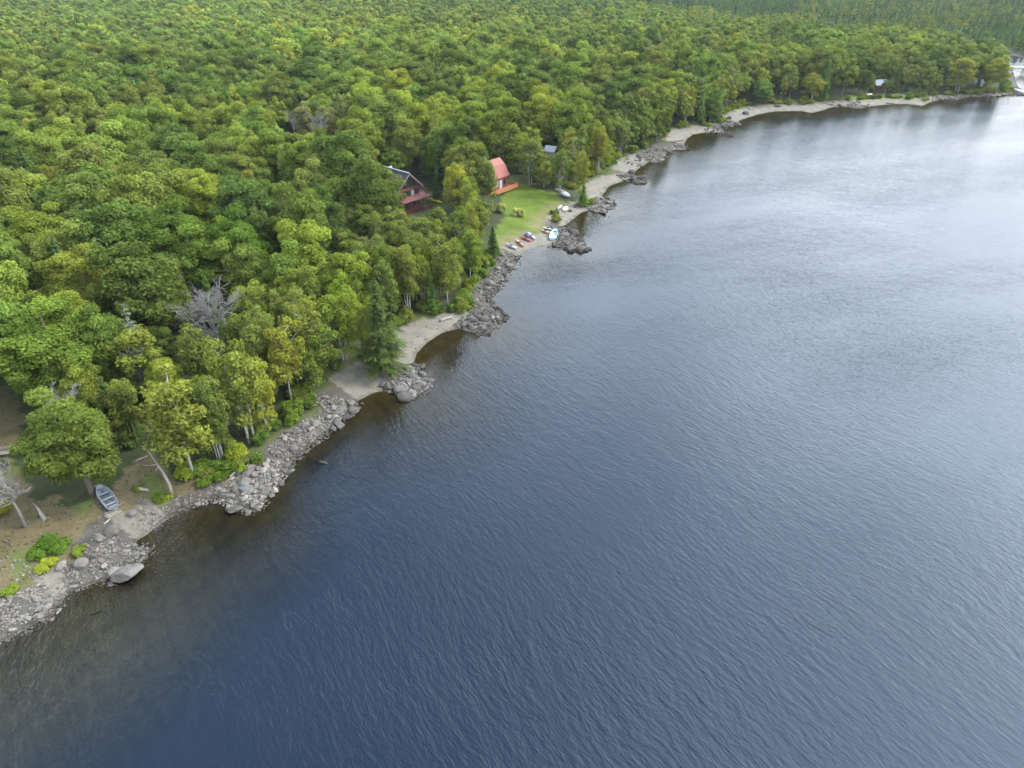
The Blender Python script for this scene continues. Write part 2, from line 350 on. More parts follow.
# ------------------------------------------------------------------ ground sheet with the lake bed
def polar(r0, r1, fr, a0, a1, da):
    r = [r0]
    while r[-1] < r1: r.append(r[-1] * (1 + fr(r[-1])))
    a = np.arange(a0, a1 + da * 0.5, da); r = np.array(r)
    RR, AA = np.meshgrid(r, a, indexing='ij')
    x = (RR * np.sin(AA)).ravel(); y = (RR * np.cos(AA)).ravel()
    nr, na = len(r), len(a); i = np.arange((nr - 1) * (na - 1)); ir, ia = i // (na - 1), i % (na - 1)
    v = ir * na + ia
    return x, y, np.stack([v, v + na, v + na + 1, v + 1], 1)
gx, gy, gq = polar(14, 5200, lambda r: 0.0055 if r < 420 else 0.03, R(-80), R(62), 0.0052)
gs, gi = shore(gx, gy); gz = height(gx, gy, gs)
def cover(x, y, s, idx):
    n = len(x); col = np.zeros((n, 3)); j = wob(x, y, 0.9, 5) * 1.1 + wob(x, y, 2.3, 7) * 0.6
    k1 = (wob(x, y, 0.35, 2) * 0.5 + 0.5)[:, None]; k2 = (wob(x, y, 1.4, 9) * 0.5 + 0.5)[:, None]
    litter = np.array([0.045, 0.042, 0.022]) * (1 - k1) + np.array([0.045, 0.06, 0.020]) * k1
    fr_ = np.clip((s - 40) / 120, 0, 1)[:, None]; litter = litter * (1 - fr_) + np.array([0.065, 0.088, 0.03]) * fr_
    col[:] = litter
    def lay(mask, c): col[mask] = c[mask] if c.ndim == 2 else c
    grassy = np.array([0.085, 0.12, 0.03]) * (1 - k2) + np.array([0.15, 0.145, 0.055]) * k2
    w = SEG_W[idx] + j * 0.7; rock = SEG_ROCK[idx]
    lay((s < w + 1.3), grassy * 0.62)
    lay(inside(x + j * 0.7, y + j * 0.9, MIDLAWN) | inside(x + j, y + j, FARLAWN1) | inside(x + j, y, FARLAWN2), np.array([0.15, 0.2, 0.045]) * (0.8 + 0.4 * k2))
    lawn = np.array([0.098, 0.132, 0.016]) * (0.8 + 0.35 * k1)
    # dry strip of the lawn along the beach
    dry = np.clip((8.0 - s) / 4 + 0.5 + j * 0.25, 0, 1)[:, None]
    lawn = lawn * (1 - dry) + np.array([0.15, 0.13, 0.055]) * dry
    lay(inside(x + j * 0.5, y + j * 0.5, LAWN), lawn)
    lay(inside(x + j, y + j, HOUSEYARD), np.array([0.08, 0.105, 0.03]) * (0.7 + 0.5 * k2))
    dirt = np.array([0.11, 0.083, 0.043]) * (1 - k1) + np.array([0.155, 0.122, 0.06]) * k1
    green = np.clip(wob(x, y, 0.5, 4) * 1.6 - 0.3, 0, 1)[:, None]
    dirt = dirt * (1 - green) + np.array([0.10, 0.12, 0.03]) * green
    far = np.clip((y - 74) / 12, 0, 1)[:, None]      # darker, less brown grass track behind the big maple
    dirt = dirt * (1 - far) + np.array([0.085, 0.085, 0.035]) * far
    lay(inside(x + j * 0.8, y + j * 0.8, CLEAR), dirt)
    sand = np.array([0.186, 0.162, 0.124]) * (0.86 + 0.22 * k2)
    rub = np.array([0.088, 0.076, 0.061]) * (0.8 + 0.35 * k2)
    lay((s < w) & ~rock & (s >= -0.3), sand); lay((s < w) & rock & (s >= -0.3), rub)
    wet = (s < 0.55 + 0.25 * j) & (s > -0.3); col[wet] *= 0.62
    bed = s <= 0
    d = np.clip(-s / 16, 0, 1)[:, None]
    bc = (np.array([0.14, 0.118, 0.07]) * (0.8 + 0.35 * k2)) * (1 - d) + np.array([0.045, 0.042, 0.028]) * d
    nl = (np.clip((-14 - x) / 20, 0, 1) * np.clip((60 - y) / 14, 0, 1))[:, None] * np.clip(d * 1.9 - 0.15, 0, 1); bc = bc * (1 - nl) + np.array([0.33, 0.34, 0.33]) * (0.85 + 0.25 * k2) * nl
    lay(bed, bc)
    return col
gc = cover(gx, gy, gs, gi)
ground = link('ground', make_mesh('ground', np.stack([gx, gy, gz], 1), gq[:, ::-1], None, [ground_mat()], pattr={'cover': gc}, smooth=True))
tag(ground, kind='structure')

# ------------------------------------------------------------------ lake
wx, wy, wq = polar(0.5, 5200, lambda r: 0.02 if r < 420 else 0.06, R(-180), R(180), R(360) / 480)
ws, wi = shore(wx, wy)
keep = (ws[wq] < 6).any(1)
wq = wq[keep]
used = np.unique(wq); remap = np.zeros(len(wx), int); remap[used] = np.arange(len(used))
wx, wy, ws = wx[used], wy[used], ws[used]; wq = remap[wq]
nearleft = np.clip((-8 - wx) / 22, 0, 1) * np.clip((64 - wy) / 12, 0, 1)
def sand_dist(x, y):
    best = np.full(len(x), 1e9)
    for i in np.nonzero(~SEG_ROCK)[0]:
        a = S_P[i]; d = S_P[i + 1] - a; t = np.clip(((x - a[0]) * d[0] + (y - a[1]) * d[1]) / (d @ d), 0, 1)
        best = np.minimum(best, np.hypot(x - a[0] - t * d[0], y - a[1] - t * d[1]))
    return best
off_ = np.maximum(-ws, 0)
shallow = np.maximum(np.clip(1 - off_ / (8 + 14 * nearleft), 0, 1), np.clip(1.15 - sand_dist(wx, wy) / 19, 0, 1)) ** 0.8
ripple = 0.30 + 0.8 * nearleft + (0.70 - 0.5 * nearleft) * np.clip(-ws / 8, 0, 1) ** 0.7
far_fade = np.clip((np.hypot(wx, wy) - 130) / 160, 0, 1)
ripple = ripple * (1 - 0.25 * far_fade)
lake = link('lake_water', make_mesh('lake_water', np.stack([wx, wy, np.zeros(len(wx))], 1), wq[:, ::-1], None, [water_mat()], pattr={'shallow': shallow, 'ripple': ripple}))
tag(lake, kind='structure')
FOL_GAIN = np.array([1.50, 1.36, 1.0])
# ------------------------------------------------------------------ plant models
def ico(sub):
    bm = bmesh.new(); bmesh.ops.create_icosphere(bm, subdivisions=sub, radius=1.0)
    V = np.array([v.co[:] for v in bm.verts]); T = np.array([[v.index for v in f.verts] for f in bm.faces]); bm.free()
    return V, T
ICO1, ICO2, ICO3 = ico(1), ico(2), ico(3)
def unit(v): return v / (np.linalg.norm(v, axis=-1, keepdims=True) + 1e-9)
def sphere_dirs(n, zmin=-1.0, g=None):
    g = g or rng
    z = g.uniform(zmin, 1, n); a = g.uniform(0, 2 * math.pi, n); r = np.sqrt(1 - z * z)
    return np.stack([r * np.cos(a), r * np.sin(a), z], 1)
def leaf_faces(mb, Cn, Nn, size, val, tri=False, asp=0.6):
    n = len(Cn)
    t = unit(np.cross(Nn, rng.normal(size=(n, 3)))); b = np.cross(Nn, t); s = size[:, None]
    if tri:
        V = np.stack([Cn + t * s, Cn - t * s * 0.6 + b * s * 0.8, Cn - t * s * 0.6 - b * s * 0.8], 1).reshape(-1, 3)
        mb.add(V, None, np.arange(3 * n).reshape(n, 3), tval=val)
    else:
        k = Nn * s * 0.22
        V = np.stack([Cn + t * s - k, Cn + b * s * asp, Cn - t * s - k, Cn - b * s * asp], 1).reshape(-1, 3)
        mb.add(V, np.arange(4 * n).reshape(n, 4), None, val=val)
def puff(mb, c, r, nleaf, lsize, core=0.75, flat=0.75, tri=False, icos=ICO1, up=0.45, cval=None, droop=0.0):
    base = rng.uniform(0.15, 0.7) if cval is None else cval
    if core > 0:
        V, T = icos
        V = V * (core * r) * (1 + rng.uniform(-0.22, 0.22, (len(V), 1))) * np.array([1, 1, flat]) + c
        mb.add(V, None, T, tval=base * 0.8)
    d = sphere_dirs(nleaf, -0.55)
    rad = r * rng.uniform(0.72, 1.12, nleaf) ** 0.8
    P = d * rad[:, None] * np.array([1, 1, flat]) + c
    P[:, 2] -= droop * r * (1 - d[:, 2]) * 0.5
    Nn = unit(d * 0.55 + np.array([0, 0, up]) + rng.normal(size=(nleaf, 3)) * 0.38)
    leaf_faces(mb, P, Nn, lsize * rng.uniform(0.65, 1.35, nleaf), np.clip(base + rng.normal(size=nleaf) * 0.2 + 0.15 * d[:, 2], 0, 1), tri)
def envelope(n, R_, zc, Rz, zmin, fill=(0.55, 1.0), lop=0.18):
    """clump centres over an uneven crown"""
    i = np.arange(n) + 0.5
    z = 1 - (1 - zmin) * i / n; a = i * 2.39996 + rng.uniform(0, 6.28); r = np.sqrt(np.maximum(0, 1 - z * z))
    d = np.stack([r * np.cos(a), r * np.sin(a), z], 1) + rng.normal(size=(n, 3)) * 0.10
    k = rng.uniform(fill[0] ** 2, fill[1] ** 2, n) ** 0.5
    ph = rng.uniform(0, 6.28, 3)
    k = k * (1 + lop * np.sin(2 * a + ph[0]) + lop * np.sin(3 * a + ph[1]) * 0.7)
    return d * k[:, None] * np.array([R_, R_, Rz]) + np.array([0, 0, zc])
def broad_model(seed, n=46, leaf=200, lsize=0.25, R_=4.5, core=0.74, cr=1.0):
    global rng; rng = np.random.default_rng(seed)
    mb = MB(); cs = envelope(n, R_ - 1.0, 7.7, 5.2, -0.85)
    for c in cs:
        puff(mb, c, cr * rng.uniform(1.0, 1.75), leaf, lsize, core, rng.uniform(0.6, 0.85), up=0.55)
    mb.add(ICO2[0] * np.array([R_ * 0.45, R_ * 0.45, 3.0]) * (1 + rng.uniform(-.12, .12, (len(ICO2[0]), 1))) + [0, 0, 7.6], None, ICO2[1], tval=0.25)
    tr = MB(); tr.tube([(0, 0, -0.6), (0.05, 0, 1.2), (rng.uniform(-.2, .2), rng.uniform(-.2, .2), 5), (0, 0, 9)], [0.36, 0.28, 0.21, 0.09], 7)
    for c in cs[::5]:
        z0 = rng.uniform(3.0, 6.0); tr.tube([(0, 0, z0), (c[0] * 0.5, c[1] * 0.5, (z0 + c[2]) / 2 + 0.4), tuple(c)], [0.13, 0.09, 0.03], 5)
    return mb, tr
def birch_model(seed, n=42, leaf=105, lsize=0.2, R_=2.6, stems=1):
    global rng; rng = np.random.default_rng(seed)
    mb = MB(); tr = MB(); tops = []
    for s in range(stems):
        bx, by = (0, 0) if stems == 1 else (rng.uniform(-.5, .5), rng.uniform(-.5, .5))
        tx, ty = (rng.uniform(-.4, .4), rng.uniform(-.4, .4)) if stems == 1 else (bx * 3.2, by * 3.2)
        tr.tube([(bx, by, -0.5), (bx * 1.2, by * 1.2, 2.5), ((bx + tx) / 2 + .15, (by + ty) / 2, 6.5), (tx, ty, 9.3), (tx * 1.1, ty * 1.1, 11.2)], [0.15, 0.125, 0.10, 0.06, 0.02], 7)
        tops.append((tx, ty))
    cs = envelope(n, R_, 8.2, 5.4, -0.92, (0.35, 1.0), 0.24)
    for c in cs:
        t = tops[rng.integers(len(tops))]; c = c + np.array([t[0] * 0.6, t[1] * 0.6, 0])
        taper = 1 - 0.35 * np.clip((c[2] - 9) / 5, 0, 1)
        puff(mb, c * np.array([taper, taper, 1]), rng.uniform(0.65, 1.15), leaf, lsize, 0.5, rng.uniform(0.75, 1.0), up=0.3, droop=0.25)
        z0 = max(3.5, c[2] - rng.uniform(1.5, 3.0)); f = z0 / 13
        if c[2] < 6.0: continue
        tr.tube([(t[0] * f, t[1] * f, z0), (c[0] * 0.6 + t[0] * f * .4, c[1] * 0.6 + t[1] * f * .4, (z0 + c[2]) / 2), tuple(c)], [0.07, 0.05, 0.02], 4, False)
    return mb, tr
def pine_model(seed):
    return spruce_model(seed, levels=34, R_=3.0, Ht=14.0, per=13, lw=0.075, ragged=0.28)
def spruce_model(seed, levels=34, R_=2.7, Ht=14.0, per=11, dead=False, lw=0.11, ragged=0.0):
    global rng; rng = np.random.default_rng(seed)
    mb = MB(); tr = MB(); tr.tube([(0, 0, -0.5), (0, 0, 5), (0.05, 0, Ht - 0.3)], [0.24, 0.16, 0.03], 6)
    for k in range(levels):
        f = k / (levels - 1); z = 1.3 + (Ht - 1.6) * f
        r = R_ * (1 - f) ** 0.75 * rng.uniform(0.8, 1.1) + 0.15
        for b in range(max(5, int(per * (1 - 0.4 * f)))):
            a = rng.uniform(0, 6.28); rr = r * rng.uniform(0.7 - ragged, 1.12 + ragged * 0.6); m = max(3, int(3 + rr * 3.6))
            u = (np.arange(m) + 0.6) / m; dr = np.array([math.cos(a), math.sin(a), 0]); pr = np.array([-dr[1], dr[0], 0])
            P = dr * (u * rr)[:, None]; P[:, 2] = z - 0.42 * rr * u + 0.22 * rr * u ** 2 * 1.2
            P = np.concatenate([P + pr * (0.17 * rr * (1 - 0.6 * u))[:, None], P - pr * (0.17 * rr * (1 - 0.6 * u))[:, None]])
            P += rng.normal(size=P.shape) * 0.05; nn = len(P)
            Nn = unit(np.array([0, 0, 1.0]) + dr * 0.25 + rng.normal(size=(nn, 3)) * 0.3)
            t = unit(np.tile(dr, (nn, 1)) + np.where(np.arange(nn) < nn // 2, 1, -1)[:, None] * pr * 0.6 + np.array([0, 0, -0.3])); bb = np.cross(Nn, t)
            sz = (0.22 + 0.07 * rr) * rng.uniform(0.7, 1.3, nn)[:, None]
            wd = lw if not dead else 0.07
            V = np.stack([P + t * sz, P + bb * wd, P - t * sz, P - bb * wd], 1).reshape(-1, 3)
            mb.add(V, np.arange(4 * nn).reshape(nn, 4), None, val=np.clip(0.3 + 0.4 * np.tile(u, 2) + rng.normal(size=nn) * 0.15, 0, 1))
            if dead: tr.tube([(0, 0, z), tuple(dr * rr + [0, 0, z - 0.25 * rr])], [0.05, 0.015], 3, False)
    if not dead:
        f = np.linspace(0.05, 0.95, 7)
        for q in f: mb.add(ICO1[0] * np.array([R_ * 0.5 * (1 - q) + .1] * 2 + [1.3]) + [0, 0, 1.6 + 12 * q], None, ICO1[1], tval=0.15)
    return mb, tr
def bare_model(seed, Ht=11.0, spread=4.0, n1=16, thick=1.0, base=0.3, sub=7, twig=5):
    global rng; rng = np.random.default_rng(seed)
    tr = MB(); br = MB()
    tr.tube([(0, 0, -0.5), (0.1, 0, Ht * 0.3), (0, 0.1, Ht * 0.62), (0.05, 0, Ht * 0.8)], [0.26 * thick, 0.2 * thick, 0.12 * thick, 0.05], 6)
    for i in range(n1):
        z0 = Ht * rng.uniform(base, 0.72); a = rng.uniform(0, 6.28); el = rng.uniform(0.35, 1.25)
        ln = spread * rng.uniform(0.75, 1.25); d = np.array([math.cos(a) * math.cos(el), math.sin(a) * math.cos(el), math.sin(el)])
        p0 = np.array([0, 0, z0]); p1 = p0 + d * ln * 0.5 + rng.normal(size=3) * 0.2; p2 = p0 + d * ln + np.array([0, 0, 0.25 * ln])
        br.tube([p0, p1, p2], [0.09 * thick, 0.06 * thick, 0.025], 4, False)
        for k in range(sub):
            u = rng.uniform(0.3, 1.0); q = p0 + (p2 - p0) * u; dd = unit(d + rng.normal(size=3) * 0.55 + np.array([0, 0, 0.3])); l2 = ln * rng.uniform(0.25, 0.5)
            e = q + dd * l2; br.tube([q, (q + e) / 2 + rng.normal(size=3) * 0.08, e], [0.045 * thick, 0.035 * thick, 0.02], 3, False)
            for w in range(twig):
                q2 = q + (e - q) * rng.uniform(0.3, 1.0); e2 = q2 + unit(dd + rng.normal(size=3) * 0.6) * l2 * rng.uniform(0.3, 0.6)
                br.tube([q2, e2], [0.026 * thick, 0.018], 3, False)
    return br, tr
def shrub_model(seed, n=14, leaf=120, lsize=0.14, R_=1.15, Ht=1.5):
    global rng; rng = np.random.default_rng(seed)
    mb = MB()
    for c in envelope(n, R_ * 0.75, Ht * 0.42, Ht * 0.45, -0.3, (0.45, 1.0), 0.25):
        c[2] = max(c[2], 0.2); puff(mb, c, rng.uniform(0.35, 0.6), leaf, lsize, 0.75, 0.85, up=0.4)
    st = MB()
    for k in range(5): st.tube([(rng.uniform(-.1, .1), rng.uniform(-.1, .1), -0.3), (rng.uniform(-.6, .6), rng.uniform(-.6, .6), Ht * 0.6)], [0.04, 0.02], 4)
    return mb, st
def pair(models, bark, name):
    out = []
    for mb, tr in models:
        out.append((mb.mesh(name + '_crown', M_FOL, attr='vary'), tr.mesh(name + '_trunk', bark, True)))
    return out
MODELS = {
 'broadleaf_tree': pair([broad_model(100 + i, n=[46, 52, 40, 48, 56, 44][i], R_=[4.5, 4.7, 4.2, 4.5, 4.9, 4.3][i]) for i in range(6)] + [broad_model(140 + i, n=78, leaf=300, lsize=0.16, R_=4.8, core=0.66, cr=0.84) for i in range(3)], M_BARK, 'broadleaf'),
 'birch_tree': pair([birch_model(200 + i, n=[42, 48, 40, 56][i], stems=[1, 1, 2, 3][i]) for i in range(4)], M_BIRCH, 'birch'),
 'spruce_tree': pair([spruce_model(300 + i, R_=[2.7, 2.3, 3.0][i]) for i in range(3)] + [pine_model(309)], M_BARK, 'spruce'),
 'shrub': pair([shrub_model(400 + i) for i in range(4)], M_BARK, 'shrub'),
}
NOMINAL = {'broadleaf_tree': (13.6, 5.0), 'birch_tree': (13.9, 3.3), 'spruce_tree': (14.2, 2.8), 'shrub': (1.7, 1.35)}
rng = np.random.default_rng(5)
TINTS = {
 'broadleaf_tree': [('mid-green', (0.088, 0.128, 0.032)), ('deep green', (0.060, 0.096, 0.028)), ('yellow-green', (0.140, 0.180, 0.034)), ('olive', (0.099, 0.130, 0.037)), ('fresh green', (0.104, 0.156, 0.036))],
 'birch_tree': [('olive', (0.104, 0.138, 0.042)), ('pale green', (0.130, 0.160, 0.050)), ('yellow-green', (0.155, 0.182, 0.040)), ('grey-green', (0.100, 0.125, 0.052))],
 'spruce_tree': [('dark green', (0.040, 0.075, 0.030)), ('blue-green', (0.050, 0.090, 0.050)), ('bright green', (0.070, 0.125, 0.035))],
}
placed = []     # every tree: dict(kind, x, y, z, h, r, tint name, tint, label, model)
def plan(kind, x, y, h, r, tname, tint, label=None, model=None, group=None):
    d = dict(kind=kind, x=float(x), y=float(y), z=ground_z(x, y), h=h, r=r, tname=tname, tint=tint, label=label, model=model, group=group)
    placed.append(d); return d
# trees the photograph singles out: middle of the crown (px), crown width (px), kind, tint, label, height limits
HAND = [
 (70,440,100,'broadleaf_tree',('yellow-green',(0.082,0.116,0.028)),'big round yellow-green maple standing over the aluminium rowboat',12.8),
 (178,424,80,'birch_tree',('yellow-green',(0.135,0.155,0.036)),'tall yellow-green birch with white stem behind the bleached standing snag',15),
 (52,350,116,'broadleaf_tree',('mid-green',(0.08,0.125,0.024)),'wide dense green tree at left edge, directly behind the maple over the rowboat',14),
 (84,285,92,'broadleaf_tree',('olive',(0.125,0.145,0.03)),'broad olive tree with layered boughs, left of the huge deep green tree',14),
 (138,352,54,'birch_tree',('pale green',(0.13,0.155,0.036)),'pale olive birch immediately left of the grey dead spruce',12),
 (122,400,34,'birch_tree',('olive',(0.12,0.145,0.036)),'slim olive birch between the rowboat maple and the yellow-green birch',10),
 (236,380,58,'birch_tree',('olive',(0.125,0.15,0.036)),'leaning olive birch with several grey stems above the cobble point',15),
 (262,408,40,'birch_tree',('yellow-green',(0.18,0.2,0.035)),'yellowish airy birch at the bank above the cobble point',11.5),
 (282,352,44,'birch_tree',('yellow-green',(0.165,0.18,0.035)),'yellowish birch crown directly below the lilac-grey dead crown and toward the cove',13),
 (312,352,48,'birch_tree',('olive',(0.12,0.14,0.036)),'olive birch with thin pale stem on the bank left of the first cove',13),
 (344,308,32,'broadleaf_tree',('fresh green',(0.13,0.2,0.026)),'small bright fresh-green tree behind the dark pine at the first cove',11),
 (342,352,44,'birch_tree',('fresh green',(0.125,0.175,0.03)),'fresh green birch just left of the dark pine at the first cove',12.5),
 (318,402,58,'birch_tree',('mid-green',(0.085,0.125,0.028)),'bushy green birch overhanging the boulder bank left of the first cove',10),
 (405,268,34,'birch_tree',('olive',(0.12,0.14,0.036)),'birch with a long forked white trunk behind the second cove',14),
 (446,272,34,'birch_tree',('olive',(0.115,0.14,0.036)),'olive birch with pale stem at the back of the second cove',13),
 (470,270,32,'birch_tree',('fresh green',(0.105,0.155,0.03)),'fresh green birch at the lake end of the second cove',11),
 (180,247,100,'broadleaf_tree',('deep green',(0.066,0.108,0.022)),'huge deep green tree with spreading layered boughs beyond the dead crown',16),
 (238,250,66,'broadleaf_tree',('deep green',(0.062,0.118,0.02)),'dense saturated green tree right of the huge spreading tree',15),
 (40,240,84,'broadleaf_tree',('yellow-green',(0.13,0.168,0.03)),'yellow-green maple crown at the left edge above the olive layered tree',14),
 (197,197,66,'broadleaf_tree',('yellow-green',(0.145,0.178,0.032)),'brightest yellow-green maple crown uphill of the huge deep green tree',14),
 (456,184,36,'birch_tree',('yellow-green',(0.17,0.185,0.034)),'yellow-olive birch standing between the dark-roofed house and the red cabin',14),
 (478,216,28,'birch_tree',('olive',(0.125,0.15,0.04)),'olive birch at the edge of the lawn beside the narrow dark conifer',11),
 (582,174,17,'birch_tree',('yellow-green',(0.15,0.168,0.03)),'left one of two yellowish birches on the point beyond the lawn',12),
 (598,170,22,'birch_tree',('yellow-green',(0.155,0.165,0.03)),'right one of two yellowish birches on the point beyond the lawn',14),
 (560,170,26,'birch_tree',('mid-green',(0.085,0.125,0.036)),'rounded green birch at the top of the lawn behind the white upturned boat',12),
 (531,168,30,'birch_tree',('grey-green',(0.09,0.12,0.036)),'pale-stemmed green birch just right of the red cabin',13),
 (813,93,27,'birch_tree',('yellow-green',(0.16,0.175,0.034)),'light olive clump standing forward on the far sandy beach',11),
 (962,76,30,'birch_tree',('yellow-green',(0.155,0.17,0.032)),'golden-green birch near the end of the far shore beside the white shed',15),
 (994,78,30,'birch_tree',('yellow-green',(0.15,0.172,0.03)),'yellow tree nearest the tip of the far stony point',14),
 (712,105,24,'broadleaf_tree',('mid-green',(0.075,0.125,0.03)),'dark green tree at the head of the small grassy beach',12),
 (655,158,24,'birch_tree',('fresh green',(0.12,0.155,0.034)),'light green birch on the grass behind the grey outcrop',11),
 (389,193,32,'birch_tree',('mid-green',(0.1,0.13,0.036)),'rounded green birch hiding the left half of the dark-roofed house',11),
 (376,181,30,'broadleaf_tree',('olive',(0.105,0.13,0.036)),'olive tree against the far left end of the dark roof',13),
 (398,222,34,'birch_tree',('pale green',(0.125,0.155,0.04)),'pale green birch just below the porch of the dark-roofed house',9),
 (485,180,26,'birch_tree',('mid-green',(0.085,0.12,0.036)),'green birch hiding the left end of the red cabin',12),
 (470,196,24,'birch_tree',('mid-green',(0.095,0.125,0.036)),'shorter green birch in front of the gap between house and red cabin',11),
 (474,246,22,'birch_tree',('fresh green',(0.115,0.15,0.038)),'fresh green birch above the boulders beside the narrow dark conifer',8),
 (199,352,42,'birch_tree',('olive',(0.105,0.128,0.036)),'olive birch directly below the lilac-grey dead crown',11),
 (240,336,38,'birch_tree',('mid-green',(0.085,0.118,0.032)),'mid-green birch at the cove side of the lilac-grey dead crown',12),
 (436,220,26,'birch_tree',('olive',(0.1,0.13,0.036)),'short olive birch on the grass just lakeward of the yellow canoe',7.5),
 (420,230,30,'birch_tree',('pale green',(0.12,0.155,0.042)),'short pale birch lakeward of the house porch',8),
 (452,234,28,'birch_tree',('mid-green',(0.088,0.125,0.034)),'short green birch midway between the porch and the narrow dark conifer',8.5),
 (438,248,30,'birch_tree',('olive',(0.105,0.135,0.038)),'olive birch two crowns left of the boulders beside the narrow dark conifer',10),
 (464,216,22,'birch_tree',('mid-green',(0.092,0.128,0.036)),'small green birch below the yellow-olive birch between the buildings',8.5),
 (304,119,28,'birch_tree',('pale green',(0.150,0.155,0.075)),'pale washed-out birch crown touching the bare crowns in the wood uphill',13),
 (330,122,26,'birch_tree',('pale green',(0.140,0.145,0.070)),'pale greyish birch crown on the house side of the bare crowns uphill',13),
 (762,100,26,'broadleaf_tree',('fresh green',(0.075,0.135,0.034)),'bushy fresh green tree behind the first far beach',9),
]
def place_crown(cx, cy, wpx, kind, h):
    frac = {'broadleaf_tree': 0.6, 'birch_tree': 0.62, 'spruce_tree': 0.45}[kind]
    p = on_ground(cx, cy, h * frac); d = proj(p[0], p[1], p[2] + h * frac)[2]
    return p, wpx / 2 * d / F
def push_in(x, y, r_):
    """step away until the tree stands on wooded ground"""
    d = np.array([x, y]) / math.hypot(x, y)
    for k in range(60):
        s, i = shore([x], [y]); pt = (np.array([x]), np.array([y]))
        if s[0] > SEG_W[i[0]] + 1.5 and not any(inside(*pt, g)[0] for g in (LAWN, FARLAWN1, FARLAWN2)): break
        x, y = x + d[0], y + d[1]
    return x, y
HAND += [(868,88,17,'birch_tree',('mid-green',(0.085,0.115,0.036)),'small green birch on the lake side of the far cabin, before its left end',8),
 (885,91,14,'birch_tree',('mid-green',(0.08,0.11,0.036)),'small green birch before the right end of the far cabin',6)]
for cx, cy, w_, kind, (tn, tc), lab, h_ in HAND:
    p, r_ = place_crown(cx, cy, w_, kind, h_)
    if kind != 'broadleaf_tree' or cy < 395: p[0], p[1] = push_in(p[0], p[1], r_)
    plan(kind, p[0], p[1], h_, r_, tn, tc, lab, 3 if 'several grey stems' in lab else 6 + int(rng.integers(3)) if kind == 'broadleaf_tree' and cy > 180 else None)
for bx, by, hpx, r_, tn, tc, lab in [
  (384,370,86,3.4,'dark green',(0.04,0.062,0.024),'dark spreading pine leaning over the first cove beside the outcrop'),
  (493,256,30,2.0,'dark green',(0.038,0.072,0.026),'narrow dark conifer by the boulders left of the kayak beach'),
  (122,440,62,2.6,'dark green',(0.036,0.062,0.024),'dark spruce in shade between the rowboat maple and yellow-green birch'),
  (203,440,60,2.4,'dark green',(0.036,0.066,0.026),'dark young spruce behind the yellow-green birch'),
  (226,118,34,3.0,'blue-green',(0.045,0.085,0.04),'isolated blue-green spruce rising from the pale canopy high at left'),
  (583,206,22,1.7,'bright green',(0.075,0.13,0.036),'small bright conifer under the two yellowish birches'),
  (893,92,24,2.6,'dark green',(0.06,0.095,0.04),'cone-shaped conifer beside the far cabin with the white roof'),
  (917,97,11,1.6,'bright green',(0.1,0.14,0.036),'young small conifer on the grass near the far cabin'),
  (981,90,22,2.8,'blue-green',(0.045,0.085,0.05),'blue-green conifer between the golden birch and the yellow tree at the far point')]:
    p = on_ground(bx, by); d = proj(p[0], p[1], p[2])[2]
    dep = math.atan2(H - p[2], math.hypot(p[0], p[1])); h_ = hpx * d / F / math.cos(dep) * 1.0
    plan('spruce_tree', p[0], p[1], h_, r_, tn, tc, lab, 3 if 'pine' in lab else 1 if 'narrow' in lab else None)

# the rest of the wood
CLEARBOX = [((402,166,428,210), 172), ((496,158,520,191), 181), ((502,186,562,245), 150), ((506,226,562,252), 146), ((556,192,606,226), 160), ((432,197,446,205), 160), ((550,148,554,153), 196), ((140,446,175,500), 76), ((92,484,125,520), 80), ((0,412,13,500), 96), ((190,294,232,332), 105), ((149,336,156,380), 84), ((304,104,332,130), 225), ((282,102,298,122), 240), ((566,155,574,175), 175), ((488,226,499,254), 140), ((1011,63,1024,74), 396), ((872,81,881,86), 330)]
BOXES = [((placed[0]['x'], placed[0]['y']), 7.0), (on_ground(212, 318, 9.0)[:2], 3.0), (on_ground(318, 128, 9.0)[:2], 3.0), (on_ground(292, 118, 9.0)[:2], 2.5), (on_ground(153, 398)[:2], 1.5), (at(400, 182, 5), 7.0), (at(506, 176, 5), 5.0), (at(876, 90, 2), 4.5), (at(551, 160, 2), 3.0)]
def grid(spacing, r0, r1):
    n = int(2600 / spacing); i, j = np.meshgrid(np.arange(-n // 2, n // 2), np.arange(0, n // 2), indexing='ij')
    x = (i + 0.5 * (j % 2)) * spacing; y = j * spacing * 0.866
    x = x.ravel() + rng.uniform(-.36, .36, x.size) * spacing; y = y.ravel() + rng.uniform(-.36, .36, y.size) * spacing
    d = np.hypot(x, y); px, py, dd = proj(x, y, np.full(len(x), 8.0))
    k = (d >= r0) & (d < r1) & (px > -260) & (px < 1330) & (py > -60) & (py < 900) & (y > 10)
    return x[k], y[k]
cand = []
for sp, r0, r1, big in ((10.5, 20, 420, 1), (11.5, 420, 1250, 1), (5.0, 20, 230, 0), (5.6, 230, 420, 0), (6.6, 420, 1250, 0)):
    x, y = grid(sp, r0, r1)
    k = rng.uniform(size=len(x)) < (0.55 if big else 1.0); cand.append(np.stack([x[k], y[k], np.full(k.sum(), big)], 1))
x, y = grid(5.6, 420, 1250); k = (x + 0.15 * y - 120 > 60) & (y > 430); cand.append(np.stack([x[k], y[k], np.zeros(k.sum())], 1))
x, y = grid(4.0, 20, 300); s0, i0 = shore(x, y); k = (s0 < SEG_W[i0] + 12) & (s0 > 0); cand.append(np.stack([x[k], y[k], np.full(k.sum(), -1)], 1))
cand = np.concatenate(cand); cs_, ci_ = shore(cand[:, 0], cand[:, 1])
ok = (cs_ > SEG_W[ci_] + 1.6)
for pg in (LAWN, HOUSEYARD, CLEAR, FARLAWN1, FARLAWN2, MIDLAWN): ok &= ~inside(cand[:, 0], cand[:, 1], pg)
